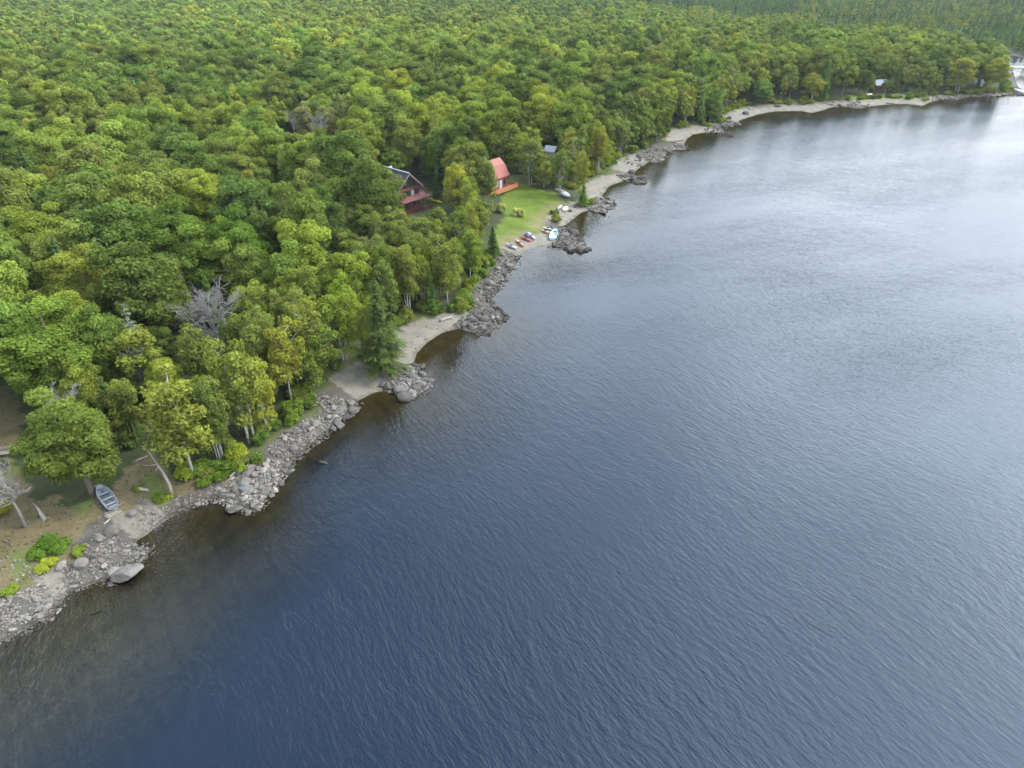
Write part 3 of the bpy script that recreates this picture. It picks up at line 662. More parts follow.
ok &= rng.uniform(size=len(ok)) > 0.05
cand = cand[ok]; cs_ = cs_[ok]; cz_ = height(cand[:, 0], cand[:, 1], cs_)
hand_xyr = [(d['x'], d['y'], d['r']) for d in placed]
hx = np.array(hand_xyr); giants = {}
def crowded(x, y, r):
    for i in (-1, 0, 1):
        for j in (-1, 0, 1):
            for gx_, gy_, gr_ in giants.get((int(x // 16) + i, int(y // 16) + j), ()):
                if math.hypot(gx_ - x, gy_ - y) < (gr_ + r) * 0.56: return True
    return False
for (x, y, big), s_, z_ in zip(cand, cs_, cz_):
    dist = math.hypot(x, y)
    con = wob(x, y, 0.012, 3.0) + 0.35 * wob(x, y, 0.05, 6.0)
    fa = np.clip((dist - 330) / 250, 0, 1)
    rightfar = np.clip((x + 0.15 * y - 120) / 200, 0, 1) * np.clip((y - 420) / 80, 0, 1)
    pcon = 0.10 + fa * np.clip(con * 1.2 - 0.05, 0, 0.75) + 0.7 * rightfar
    pbir = 0.42 if s_ < 16 else 0.16 + 0.12 * np.clip(wob(x, y, 0.03, 8), 0, 1)
    u = rng.uniform()
    if u < pcon: kind = 'spruce_tree'
    elif u < pcon + pbir: kind = 'birch_tree'
    else: kind = 'broadleaf_tree'
    size = rng.uniform(0.62, 1.25) * (1 + 0.14 * wob(x, y, 0.04, 1)) * (1 - 0.22 * fa - 0.18 * rightfar)
    if dist > 230 and s_ < 30: size *= 1.08
    if kind == 'broadleaf_tree': h, r = 12.8 * size, rng.uniform(3.3, 4.8) * size
    elif kind == 'birch_tree': h, r = 13.0 * size, rng.uniform(2.2, 3.2) * size
    else: h, r = rng.uniform(9, 14.5) * (0.9 if dist > 330 else 1.0) * size, rng.uniform(1.9, 2.7) * size
    if big < 0: kind = 'birch_tree' if rng.uniform() < 0.8 else 'broadleaf_tree'; h, r = rng.uniform(6, 13.5), rng.uniform(1.8, 2.8)
    if big > 0:
        if rightfar > 0.35 or s_ < 14: continue
        kind = 'broadleaf_tree'; g_ = rng.uniform(0.9, 1.25) * (1 - 0.18 * fa); h, r = 15.6 * g_, rng.uniform(4.8, 6.2) * g_
    if crowded(x, y, r): continue
    dd = np.hypot(hx[:, 0] - x, hx[:, 1] - y)
    if (dd < (hx[:, 2] + r) * (0.52 if big >= 0 else 0.46)).any(): continue
    if any(math.hypot(b[0][0] - x, b[0][1] - y) < b[1] + r * 0.5 for b in BOXES): continue
    px, py, dc = proj(x, y, z_ + h * 0.6); rp = r * F / dc * 0.9; tp = h * 0.4 * F / dc
    bad = False
    for (bx0, by0, bx1, by1), bd in CLEARBOX:
        if dist < bd + 6 and bx0 - rp < px < bx1 + rp and by0 - tp < py < by1 + tp: bad = True
    if bad: continue
    tl = TINTS[kind]; f = wob(x, y, 0.045, 4) * 0.42 + wob(x, y, 0.013, 7) * 0.25 + 0.5 + rng.normal() * 0.28
    order = {'broadleaf_tree': [1, 0, 3, 4, 2], 'birch_tree': [3, 0, 1, 2], 'spruce_tree': [0, 1, 2]}[kind]
    ti = order[int(np.clip(f * len(order), 0, len(order) - 1))]
    tn, tc = tl[ti]; tc = np.array(tc) * rng.uniform(0.8, 1.22) * (1 + 0.13 * wob(x, y, 0.011, 2) - 0.0003 * np.clip(x, -200, 200)) * np.array([rng.uniform(.9, 1.1), 1, rng.uniform(.85, 1.15)])
    if big > 0: giants.setdefault((int(x // 16), int(y // 16)), []).append((x, y, r))
    placed.append(dict(kind=kind, x=float(x), y=float(y), z=float(z_), h=h, r=r, tname=tn, tint=tuple(tc), label=None, model=None, group=None))

# which trees are single objects: the nearest of each kind that stand in the picture
LIMIT = {'broadleaf_tree': 290, 'birch_tree': 210, 'spruce_tree': 50}
for d in placed:
    px, py, dc = proj(d['x'], d['y'], d['z'] + d['h'] * 0.6)
    d['px'], d['py'], d['w'] = float(px), float(py), d['r'] * 2 * F / dc
    d['inview'] = -d['w'] * 0.4 < px < 1024 + d['w'] * 0.4 and -d['w'] * 0.4 < py < 780
    d['dist'] = math.hypot(d['x'], d['y'])
singles = []
for k, lim in LIMIT.items():
    v = sorted([d for d in placed if d['kind'] == k and d['inview']], key=lambda d: (d['label'] is None, d['dist'] / d['r']))
    singles += v[:lim]
ids = {id(d) for d in singles}
mass = [d for d in placed if id(d) not in ids]

# ---- labels: what sets each tree apart, told from things one can find
MARKS = [('aluminium rowboat', 109, 500), ('bleached standing snag', 166, 470), ('lilac-grey dead crown', 212, 315), ('grey dead spruce', 152, 362), ('dark-roofed house', 405, 188), ('red cabin', 506, 175),
 ('kayak beach', 535, 242), ('narrow dark conifer', 493, 243), ('first cove', 385, 388), ('second cove', 440, 330), ('cobble point', 255, 500), ('two yellowish birches', 590, 175), ('pale bare crowns', 318, 118),
 ('huge spreading tree', 180, 247), ('brightest yellow-green maple', 197, 197), ('dark pine', 388, 335), ('wide left-edge tree', 52, 350), ('olive layered tree', 84, 285), ('left-edge yellow-green maple', 40, 240), ('grey outcrop', 655, 158), ('small grassy beach', 738, 118), ('far cabin', 875, 84),
 ('isolated blue-green spruce', 226, 100), ('white shed roof', 551, 151)]
NUM = ['', 'one', 'two', 'three', 'four', 'five', 'six', 'seven', 'eight', 'nine', 'ten', 'eleven', 'twelve', 'thirteen', 'fourteen', 'fifteen', 'sixteen']
def where(d, mk, cw=30.0):
    n, mx, my = mk; dx = (d['px'] - mx) / cw; dy = (d['py'] - my) / (cw * 0.6)
    a, b = int(round(abs(dx))), int(round(abs(dy)))
    A, B = NUM[min(a, 16)], NUM[min(b, 16)]; sd_, ud_ = ('left' if dx < 0 else 'right'), ('above' if dy < 0 else 'below')
    cw_ = 'crown-width' if (a or b) == 1 else 'crown-widths'
    if a and b: t = f"{A} {cw_} {sd_} and {B} {ud_} the {n}"
    elif a: t = f"{A} {cw_} {sd_} of the {n}"
    elif b: t = f"{B} {cw_} {ud_} the {n}"
    else: t = f"right at the {n}"
    return t
FORM = {'broadleaf_tree': ('broad', 'round', 'small', 'broadleaf tree'), 'birch_tree': ('wide', 'slender', 'small', 'birch'), 'spruce_tree': ('large', 'pointed', 'small', 'spruce')}
seen_lab = {}
for d in singles:
    if d['label']: seen_lab[d['label']] = d; continue
    f = FORM[d['kind']]; sz = f[0] if d['r'] > NOMINAL[d['kind']][1] * 0.98 else f[2] if d['r'] < NOMINAL[d['kind']][1] * 0.72 else f[1]
    mk = sorted(MARKS, key=lambda m: math.hypot(d['px'] - m[1], (d['py'] - m[2]) * 1.4))
    lab = None
    for m in mk[:4]:
        lab = f"{sz} {d['tname']} {f[3]} {where(d, m)}"
        if lab not in seen_lab: break
    d['label'] = lab; seen_lab.setdefault(lab, d)
GROUPS = {'broadleaf_tree': 'broadleaf trees of the lakeside wood', 'birch_tree': 'birches of the lakeside wood', 'spruce_tree': 'spruces of the lakeside wood'}
CATS = {'broadleaf_tree': 'tree', 'birch_tree': 'tree', 'spruce_tree': 'tree', 'shrub': 'shrub'}
def plant(kind, x, y, z, h, r, tint, label, group, model=None):
    ms = MODELS[kind]; cm, tm = ms[model if model is not None else int(rng.integers(6 if kind == 'broadleaf_tree' else len(ms) - (kind == 'spruce_tree')))]
    hn, rn = NOMINAL[kind]
    e = empty(kind, (x, y, z - 0.05), rng.uniform(0, 6.28), label, CATS[kind], group)
    e.scale = (r / rn, r / rn, h / hn)
    c = link('crown' if kind != 'shrub' else 'foliage', cm, e); c.color = (*(FOL_GAIN * np.array(tint)), 1)
    t = link('trunk' if kind != 'shrub' else 'stems', tm, e)
    return e
for d in singles:
    plant(d['kind'], d['x'], d['y'], d['z'], d['h'], d['r'], d['tint'], d['label'], GROUPS[d['kind']], d['model'])

# ---- the far wood, too many trees to count: one object
def lod(kind, seed, far):
    global rng; rng = np.random.default_rng(seed); mb = MB()
    if kind == 'spruce_tree':
        lv, per = (8, 6) if far else (15, 8)
        for k in range(lv):
            f = k / (lv - 1); z = 1.6 + 11.6 * f; r = 2.6 * (1 - f) ** 0.8 + 0.2; n = max(4, int(per * (1 - 0.4 * f)))
            a = np.arange(n) * 6.283 / n + rng.uniform(0, 6.28); dr = np.stack([np.cos(a), np.sin(a), np.zeros(n)], 1)
            rr = r * rng.uniform(0.7, 1.15, n); pr = np.stack([-dr[:, 1], dr[:, 0], np.zeros(n)], 1); w = (rr * 0.5 + 0.12)[:, None]
            tip = dr * rr[:, None] + np.array([0, 0, z - 0.2]) - np.array([0, 0, 1.0]) * (0.25 * rr)[:, None]; hub = np.tile([0, 0, z + 0.75], (n, 1))
            mid = dr * (rr * 0.55)[:, None] + np.array([0, 0, z + 0.1])
            V = np.stack([hub, mid + pr * w, tip, mid - pr * w], 1).reshape(-1, 3)
            q = np.arange(4 * n).reshape(n, 4); T = np.concatenate([q[:, [0, 1, 2]], q[:, [0, 2, 3]]])
            mb.add(V, None, T, tval=np.tile(np.clip(0.35 + rng.normal(size=n) * 0.2, 0, 1), 2))
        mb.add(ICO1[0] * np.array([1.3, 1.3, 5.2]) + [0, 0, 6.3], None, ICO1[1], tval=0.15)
    else:
        br = kind == 'birch_tree'
        n, lf, ls = ((9, 13, 0.6) if far else (24, 34, 0.42)) if not br else ((7, 12, 0.5) if far else (20, 28, 0.36))
        cs = envelope(n, 3.6 if not br else 2.3, 7.8 if not br else 8.3, 5.0, -0.8, (0.5, 1.0))
        for c in cs:
            puff(mb, c, rng.uniform(1.3, 2.0) * (1.1 if far else 0.95) * (0.72 if br else 1), lf, ls, 0.85, 0.75, True, ICO1, 0.5)
        if not far: mb.tube([(0, 0, -0.5), (0, 0, 6.5)], [0.22, 0.12], 3, False); mb.qa[-1] = np.full(len(mb.Q[-1]), -1.0)
    V, Q, T, a = mb.arrays()
    if len(Q):
        T = np.concatenate([np.concatenate([Q[:, [0, 1, 2]], Q[:, [0, 2, 3]]]), T]); nq = len(Q); a = np.concatenate([a[:nq], a[:nq], a[nq:]])
    return V, T, a
Vs, Ts, As, off = [], [], [], 0
for kind in GROUPS:
    for far in (False, True):
        sel = [d for d in mass if d['kind'] == kind and (d['dist'] > 400) == far]
        for v in range(4):
            part_ = sel[v::4]
            if not part_: continue
            V, T, a = lod(kind, 700 + 10 * v + far, far); m = len(part_)
            hn, rn = NOMINAL[kind]
            ang = rng.uniform(0, 6.28, m); ca, sa = np.cos(ang), np.sin(ang)
            sr = np.array([d['r'] for d in part_]) / rn; sh_ = np.array([d['h'] for d in part_]) / hn
            P = np.array([(d['x'], d['y'], d['z']) for d in part_])
            X = (V[None, :, 0] * ca[:, None] - V[None, :, 1] * sa[:, None]) * sr[:, None] + P[:, :1]
            Y = (V[None, :, 0] * sa[:, None] + V[None, :, 1] * ca[:, None]) * sr[:, None] + P[:, 1:2]
            Z = V[None, :, 2] * sh_[:, None] + P[:, 2:]
            Vs.append(np.stack([X, Y, Z], 2).reshape(-1, 3).astype(np.float32))
            Ts.append((T[None] + (np.arange(m) * len(V))[:, None, None]).reshape(-1, 3) + off); off += m * len(V)
            tint = FOL_GAIN * np.array([d['tint'] for d in part_]); vv = a[None, :, None]
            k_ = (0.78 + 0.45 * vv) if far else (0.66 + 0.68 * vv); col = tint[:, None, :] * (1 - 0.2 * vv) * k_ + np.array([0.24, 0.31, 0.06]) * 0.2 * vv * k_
            col = np.where(vv < 0, np.array([0.17, 0.15, 0.125]), col)
            As.append(col.reshape(-1, 3).astype(np.float32))
rng = np.random.default_rng(77)
print('single trees', len(singles), 'forest trees', len(mass), 'forest faces', sum(len(t) for t in Ts), 'labels', len(seen_lab))
forest = link('distant_forest', make_mesh('distant_forest', np.concatenate(Vs), None, np.concatenate(Ts), [M_FOREST], fattr={'tint': np.concatenate(As)}))
tag(forest, 'far green mixed forest filling the plain behind the lakeside trees', 'forest', kind='stuff')
del Vs, Ts, As
# ------------------------------------------------------------------ shrubs
def put_shrub(px, py, r, h, tint, label, group='shrubs along the bank'):
    p = on_ground(px, py); return plant('shrub', p[0], p[1], p[2], h, r, tint, label, group)
GREENS = [('dark green', (0.055, 0.1, 0.02)), ('yellow-green', (0.16, 0.2, 0.025)), ('mid-green', (0.09, 0.14, 0.025)), ('olive', (0.12, 0.14, 0.035))]
for px, py, r, h, tint, lab in [
  (48,545,1.35,1.0,(0.055,0.115,0.018),'low dark green bush on the brown grass above the cobbles'),
  (60,549,1.3,0.9,(0.065,0.125,0.02),'low green bush joined to the dark bush above the cobbles'),
  (38,555,1.2,0.8,(0.07,0.13,0.02),'low bush on the side of the dark bush away from the boat'),
  (78,552,0.9,0.6,(0.11,0.15,0.025),'small light green bush at the boat side of the dark bush'),
  (50,562,0.9,0.5,(0.2,0.24,0.03),'bright yellow-green low plant at the foot of the dark bush'),
  (42,570,0.9,0.5,(0.19,0.235,0.03),'bright yellow-green low plant nearest the pale track to the water'),
  (2,512,1.3,1.8,(0.2,0.22,0.025),'bright yellow bush under the grey dead tree at the photo edge'),
  (10,592,0.9,0.6,(0.13,0.19,0.03),'low green bush by the pale track at the photo edge'),
  (160,500,0.9,0.8,(0.085,0.14,0.022),'round green bush in front of the bleached standing snag'),
  (170,497,0.5,0.4,(0.2,0.23,0.028),'small yellow-green plant at the foot of the bleached standing snag'),
  (206,485,1.1,1.1,(0.08,0.13,0.022),'green bush on the bank beside the three grey birch stems'),
  (222,478,1.2,1.3,(0.085,0.14,0.024),'green bush at the foot of the grey birch stems'),
  (240,470,1.0,1.1,(0.11,0.155,0.026),'light green bush beside the white driftwood branch'),
  (258,462,1.1,1.3,(0.08,0.13,0.026),'mid-green bush where the boulder bank begins'),
  (138,489,0.8,0.5,(0.09,0.12,0.03),'low olive plant on the dirt near the short log'),
  (519,216,1.5,2.2,(0.29,0.32,0.15),'pale cream-green round bush alone on the lawn'),
  (501,212,1.4,2.4,(0.24,0.27,0.12),'pale cream-green bush at the lawn edge beside the birches'),
  (556,221.5,1.5,1.8,(0.13,0.145,0.035),'olive bush between the long white kayak and the sandy path'),
  (554,214,1.2,1.0,(0.07,0.10,0.03),'dark low bush at the lake edge of the lawn beside the grey canoe'),
  (484,255,1.3,1.3,(0.12,0.16,0.03),'light green bush below the narrow dark conifer'),
  (590,203,1.6,1.2,(0.08,0.11,0.03),'dark low bush under the two yellowish birches'),
  (925,101,1.6,1.6,(0.14,0.18,0.03),'light green bush at the lake edge near the far cabin')]:
    put_shrub(px, py, r, h, tint, lab)
n_sh = 0
BANK = 'shrubs hidden along the wooded bank'
for i in range(len(pre), NSEG - len(post)):
    a, b = S_P[i], S_P[i + 1]; ln = np.linalg.norm(b - a); nrm = np.array([-(b - a)[1], (b - a)[0]]) / ln
    for k in range(int(ln / 1.9) + 1):
        t = (k + rng.uniform(0.1, 0.9)) / (int(ln / 1.9) + 1); p = a + (b - a) * t + nrm * (SEG_W[i] + rng.uniform(0.8, 3.0))
        s, ix = shore([p[0]], [p[1]])
        if s[0] < SEG_W[ix[0]] + 0.5: continue
        if any(inside(p[:1], p[1:], g)[0] for g in (LAWN, CLEAR)): continue
        if n_sh > 190: break
        tn, tc = GREENS[rng.integers(4)]; r = rng.uniform(0.8, 1.9)
        z = ground_z(p[0], p[1]); u_, v_, _ = proj(p[0], p[1], z)
        if any(bx0 - 4 < u_ < bx1 + 4 and by0 < v_ < by1 + 4 for (bx0, by0, bx1, by1), _d in CLEARBOX): continue
        near = min(MARKS, key=lambda m: math.hypot(u_ - m[1], v_ - m[2]))
        lab = f"{tn} leafy shrub on the bank near the {near[0]}"
        plant('shrub', p[0], p[1], z, r * rng.uniform(0.9, 1.4), r, tc, lab, f"{tn} bank shrubs near the {near[0]}"); n_sh += 1
    if n_sh > 190: break

# ------------------------------------------------------------------ dead trees, snags and logs
def bare_tree(px, py, label, seed, mat=M_DEAD, scale=1.0, yaw=0.0, base_up=0.0, **kw):
    br, tr = bare_model(seed, **kw); p = on_ground(px, py, base_up)
    e = empty('bare_tree', (*p[:2], p[2] - 0.05), yaw, label, 'dead tree', 'dead and bare trees'); e.scale = (scale,) * 3
    tr.obj('trunk', mat, e, True); br.obj('branches', mat, e); return e
bare_tree(212, 318, 'large lilac-grey leafless crown fanning up among green trees', 31, M_DEADP, 1.0, 0.4, 9.0, Ht=13.5, spread=3.7, n1=30, thick=0.8, base=0.3, sub=7, twig=5)
bare_tree(26, 527, 'grey dead tree with drooping bare branches at the edge of the photo', 32, M_DEAD, 1.0, 2.0, 0.0, Ht=7.5, spread=2.6, n1=16, thick=0.75, base=0.45, sub=6, twig=5)
bare_tree(318, 128, 'pale bare-branched crown in the middle of the wood uphill of the dark-roofed house', 33, M_DEADP, 1.0, 0, 9.0, Ht=15, spread=3.6, n1=18, thick=0.8, base=0.4, sub=5, twig=4)
bare_tree(292, 118, 'second pale bare crown just left of the larger bare crown uphill', 34, M_DEADP, 0.85, 1, 9.0, Ht=14, spread=3.2, n1=15, thick=0.7, base=0.4, sub=5, twig=4)
bare_tree(60, 398, 'small grey dead limbs showing at the top of the maple over the rowboat', 35, M_DEADP, 1.0, 0.5, 10.5, Ht=12.5, spread=1.9, n1=14, thick=0.6, base=0.62, sub=6, twig=5)
for px, py, hpx, sd, lab in [(153, 398, 92, 36, 'grey dead spruce with sparse needles between two olive birches'), (571, 184, 42, 37, 'grey-green thin conifer behind the two yellowish birches'), (577, 184, 36, 38, 'shorter of the two grey thin conifers behind the yellowish birches')]:
    sb, st = spruce_model(sd, levels=22, R_=1.9, dead=True); p = on_ground(px, py); d = proj(*p)[2]
    h_ = hpx * d / F / math.cos(math.atan2(H - p[2], math.hypot(p[0], p[1])))
    e = empty('dead_conifer', (*p[:2], p[2] - 0.05), 0.3 * sd, lab, 'dead tree', 'dead and bare trees'); e.scale = (h_ / 14,) * 3
    c = sb.obj('needles', M_FOL, e, attr='vary'); c.color = (0.17, 0.175, 0.13, 1); st.obj('trunk', M_DEADP, e, True)
def snag():
    p = on_ground(172, 495); e = empty('standing_snag', (*p[:2], p[2] - 0.1), 0, 'bleached bare trunk with one broken side branch standing by the bush', 'dead tree')
    t = MB(); t.tube([(0, 0, 0), (0.05, 0.1, 1.6), (-0.35, 0.3, 3.2), (-0.95, 0.5, 4.7), (-1.35, 0.6, 5.9), (-1.6, 0.6, 6.4)], [0.2, 0.165, 0.15, 0.11, 0.08, 0.03], 8)
    t.obj('trunk', M_DRIFT, e, True)
    b = MB(); b.tube([(-0.85, 0.45, 4.3), (-1.5, 0.3, 4.25), (-2.4, 0.2, 4.4)], [0.08, 0.06, 0.03], 5)
    b.tube([(-0.7, 0.4, 4.0), (-1.0, 0.1, 3.7)], [0.07, 0.03], 5); b.tube([(-0.9, 0.45, 4.5), (-0.75, 0.2, 5.1)], [0.06, 0.02], 5); b.obj('branch', M_DRIFT, e, True)
snag()
p = on_ground(44, 519); e = empty('tree_stump', (*p[:2], p[2] - 0.05), 0, 'pointed grey splintered stump on the brown grass', 'stump')
t = MB(); t.tube([(0, 0, 0), (-0.12, 0.1, 0.6), (-0.45, 0.35, 1.3), (-0.8, 0.5, 2.0)], [0.30, 0.2, 0.11, 0.02], 8); t.obj('trunk', M_DRIFT, e, True)
t = MB()
for a in (0.5, 2.2, 3.6, 5.2): t.tube([(0, 0, 0.15), (0.6 * math.cos(a), 0.6 * math.sin(a), 0.06)], [0.1, 0.03], 5)
t.obj('roots', M_DRIFT, e, True)
def log(p0, p1, r, label, name='driftwood_log', bend=0.08, forks=0, mat=M_DRIFT, group='driftwood and fallen logs'):
    a = on_ground(*p0); b = on_ground(*p1); v = b - a; ln = np.linalg.norm(v); side = np.array([-v[1], v[0], 0]) / ln
    mb = MB(); fs = np.linspace(0, 1, 6)
    P = [a * 0 + v * f + side * bend * ln * math.sin(3.1 * f) + np.array([0, 0, r * 0.8]) for f in fs]
    for q in P: q[2] = max(q[2], ground_z(a[0] + q[0], a[1] + q[1]) - a[2] + r * 0.7)
    mb.tube(P, np.linspace(r, r * 0.55, 6), 7)
    for k in range(forks):
        i = 2 + k % 3; s = 1 if k % 2 else -1
        mb.tube([P[i], P[i] + v * 0.16 + side * s * 0.14 * ln + np.array([0, 0, 0.12 * ln * (k % 2)])], [r * 0.5, r * 0.2], 5)
    o = mb.obj(name, mat, None, True); o.location = a
    return tag(o, label, 'log', group)
log((139,490.5),(149,491.5),0.27,'short thick grey log lying on the ground near the bleached snag', bend=0.0)
log((136,462),(148,456.5),0.13,'thin pale fallen pole in the shade behind the bleached snag', bend=0.02, forks=1)
log((230,478),(250,468),0.16,'white bent driftwood branch on the bank above the cobble point', bend=0.16, forks=2)
log((238,474),(249,461),0.10,'thinner white driftwood branch leaning up the bank above the cobble point', bend=-0.15, forks=1)
log((105,517.5),(118,511.5),0.10,'pale fallen pole lying just behind the rowboat stern', bend=0.01)
log((107,519),(123,511),0.09,'second pale pole behind the rowboat stern, nearest the water', bend=0.02)
log((115,510),(125,502),0.07,'thin curved stick sticking out beside the rowboat stern', bend=0.12)
log((104,525),(111,519),0.10,'grey weathered stick on the stones below the rowboat', bend=0.03)
log((3,541),(12,547),0.10,'dark fallen branch on the brown grass below the grey dead tree', bend=0.1, forks=2, mat=M_BARK)
log((440,322),(452,318),0.28,'pale driftwood log at the back of the second cove', bend=0.03)
log((574,205.5),(592,199),0.26,'long pale driftwood log at the top of the sandy path beach', bend=0.04)
log((660,150),(682,158),0.35,'grey fallen trunk lying along the grass behind the grey outcrop', bend=0.05, forks=2, mat=M_BARK)
log((672,143),(684,140.5),0.3,'dark log lying across the sand of the small middle beach', bend=0.02, mat=M_BARK)
log((948,96.5),(958,99.8),0.3,'pale fallen trunk sloping to the water on the far shore', bend=0.02, forks=1)
log((886,103.5),(894,104),0.25,'dark log on the far beach below the cabin', bend=0.02, mat=M_BARK)

# ------------------------------------------------------------------ rocks
def rock_mesh(seed, rounder=False):
    g = np.random.default_rng(seed); V, T = ICO3; V = V.copy()
    for _ in range(9 if not rounder else 5):
        d = unit(g.normal(size=3)); k = g.uniform(0.34, 0.72) if not rounder else g.uniform(0.6, 0.9)
        h = V @ d - k; V = V - np.maximum(h, 0)[:, None] * d * 0.97
    V = V / np.abs(V).max(0) * np.array([1.0, g.uniform(0.5, 0.85), g.uniform(0.38, 0.62)])
    V += 0.02 * np.stack([wob(V[:, 0] + seed, V[:, 1], 5, q) + wob(V[:, 2], V[:, 0], 7, q) for q in range(3)], 1)
    return make_mesh('rock', V, None, T, [M_ROCK])
ROCKS = [rock_mesh(900 + i, i % 3 == 2) for i in range(9)]
def rock(name, x, y, sx, label, group, col=1.0, sz=1.0, sink=0.3, rz=None, sy=1.0, mesh=None):
    z = ground_z(x, y); o = link(name, ROCKS[int(rng.integers(len(ROCKS)))] if mesh is None else ROCKS[mesh])
    o.scale = (sx, sx * sy, sx * sz); o.location = (x, y, max(z, -0.35) + sx * sz * 0.6 * (1 - 2 * sink) * 0.8)
    o.rotation_euler = (rng.uniform(-.3, .3), rng.uniform(-.3, .3), rng.uniform(0, 6.28) if rz is None else rz)
    c = col if not isinstance(col, float) else (col, col, col); o.color = (*c, 1)
    return tag(o, label, 'rock', group)
def rock_px(px, py, sx, label, col=1.0, name='boulder', **k):
    p = on_ground(px, py); return rock(name, p[0], p[1], sx, label, 'big shore boulders', col, **k)
rock_px(129.5, 578, 1.62, 'biggest flat-topped grey boulder at the water edge near the cobbles', 0.9, sz=1.0, sy=1.0, sink=0.05, rz=0.8, mesh=2)
rock_px(246, 490, 1.0, 'smooth blue-grey slab in the middle of the cobble point', (0.85,0.9,1.05), sz=0.6, mesh=2)
rock_px(97, 613.5, 0.62, 'pale rock awash in the shallows, larger of the pair', 1.35, sz=0.5, sy=.5, rz=0.7)
rock_px(80, 614, 0.4, 'small pale rock awash in the shallows beside the larger one', 1.35, sz=0.5, sy=.5)
rock_px(60, 611, 0.45, 'pale rock at the waterline below the light track', 1.2)
rock_px(112, 533, 1.0, 'dark grey boulder at the edge of the small sandy landing', 0.75)
rock_px(139, 502, 0.6, 'round grey stone above the small sandy landing', 1.0)
rock_px(310, 462, 0.75, 'dark submerged boulder off the boulder bank, breaking the surface', 0.55, sz=0.55)
rock_px(321, 464, 1.3, 'long dark rock just under the surface off the boulder bank', (0.5,0.46,0.36), sz=0.5, sy=.5, rz=-0.3)
rock_px(316, 470, 1.0, 'brown submerged rock below the long dark one', (0.5,0.45,0.3), sz=0.5)
rock_px(303, 481, 0.8, 'brownish submerged rock further along toward the cobble point', (0.6,0.52,0.3), sz=0.4)
rock_px(412, 395, 0.95, 'large pale slab on the tip of the first cove outcrop', 1.15, sz=0.6, sy=.8)
rock_px(414, 378, 1.15, 'long dark slab across the first cove outcrop', 0.7, sz=0.5, sy=.6, rz=-0.4)
rock_px(424, 376, 0.8, 'dark boulder on the lake side of the first cove outcrop', 0.65)
rock_px(407, 369, 0.9, 'big grey slab at the land end of the first cove outcrop', 0.85, sz=0.6)
rock_px(720, 115, 1.6, 'dark boulder alone on the sandy beach beyond the outcrops', 0.5) if False else None
rock_px(746, 114.5, 1.5, 'dark boulder alone at the waterline of the first far beach', 0.45)
rock_px(750, 109, 0.9, 'pale boulder on the sand of the first far beach', 1.3)
rock_px(777, 107.3, 1.3, 'dark boulder high on the sand of the first far beach', 0.6)
rock_px(729, 118.5, 1.3, 'dark boulder on the sand left of the first far beach', 0.5)
rock_px(632, 173, 1.2, 'dark boulder on the middle beach under the trees', 0.55)
rock_px(570, 211.5, 0.5, 'small dark stone on the sandy path beach, nearer the water', 0.4)
rock_px(575, 207.5, 0.5, 'small dark stone on the sandy path beach, nearer the log', 0.4)
rock_px(561, 217, 0.7, 'pale flat stone beside the sandy path beach', 1.4, sz=0.5)
rock_px(609, 218, 0.5, 'dark rock awash beyond the point under the yellowish birches', 0.5)
rock_px(613, 213, 0.5, 'second dark rock awash beyond the point under the yellowish birches', 0.5)

# sections of the stony shore: (first px, last px of the shore point, name, darkness)
SECT = [((0,643),(55,615),'cobble bank at the lower edge of the photo',1.12,(0.35,0.75)), ((68,594),(153,549),'rubble slope between the track and the sandy landing',1.0,(0.35,0.8)),
 ((170,518),(219,496.5),'low stone edge by the bleached snag',1.0,(0.3,0.6)), ((231,501.5),(283,474),'rounded cobble point',1.12,(0.4,0.9)), ((290,462.5),(350,412.5),'boulder bank before the first cove',1.05,(0.45,1.05)),
 ((401,393),(422,374),'outcrop between the two sandy coves',0.78,(0.6,1.15)), ((472,329.5),(506,315.6),'dark outcrop at the end of the second cove',0.68,(0.6,1.2)), ((491,308),(516,265.4),'stony shore left of the kayak beach',0.8,(0.5,1.3)),
 ((560,247),(570.5,231.6),'dark rock point beside the kayak beach',0.68,(0.6,1.2)), ((599,213),(613.5,203),'rocks under the two yellowish birches',0.85,(0.6,1.2)), ((628,180.5),(637.5,176),'dark spit beyond the yellowish birches',0.55,(0.6,1.5)),
 ((647.5,163),(666,154),'broad grey outcrop on the middle shore',0.95,(0.6,1.6)), ((686,150),(688,147),'small spit past the grey outcrop',0.6,(0.6,1.3)), ((717.5,133),(735,126),'dark spits before the first far beach',0.5,(0.7,1.6)),
 ((844,106.3),(859,109.2),'stones on the far beach',0.8,(0.6,1.2)), ((949,98.8),(968,97),'stones under the far bank',0.8,(0.6,1.2)), ((1008,95.5),(1023.5,94),'stony tip of the far point',0.75,(0.7,1.5))]
keyi = {(p[0], p[1]): i + len(pre) for i, p in enumerate(SH)}
pool = []; small = []
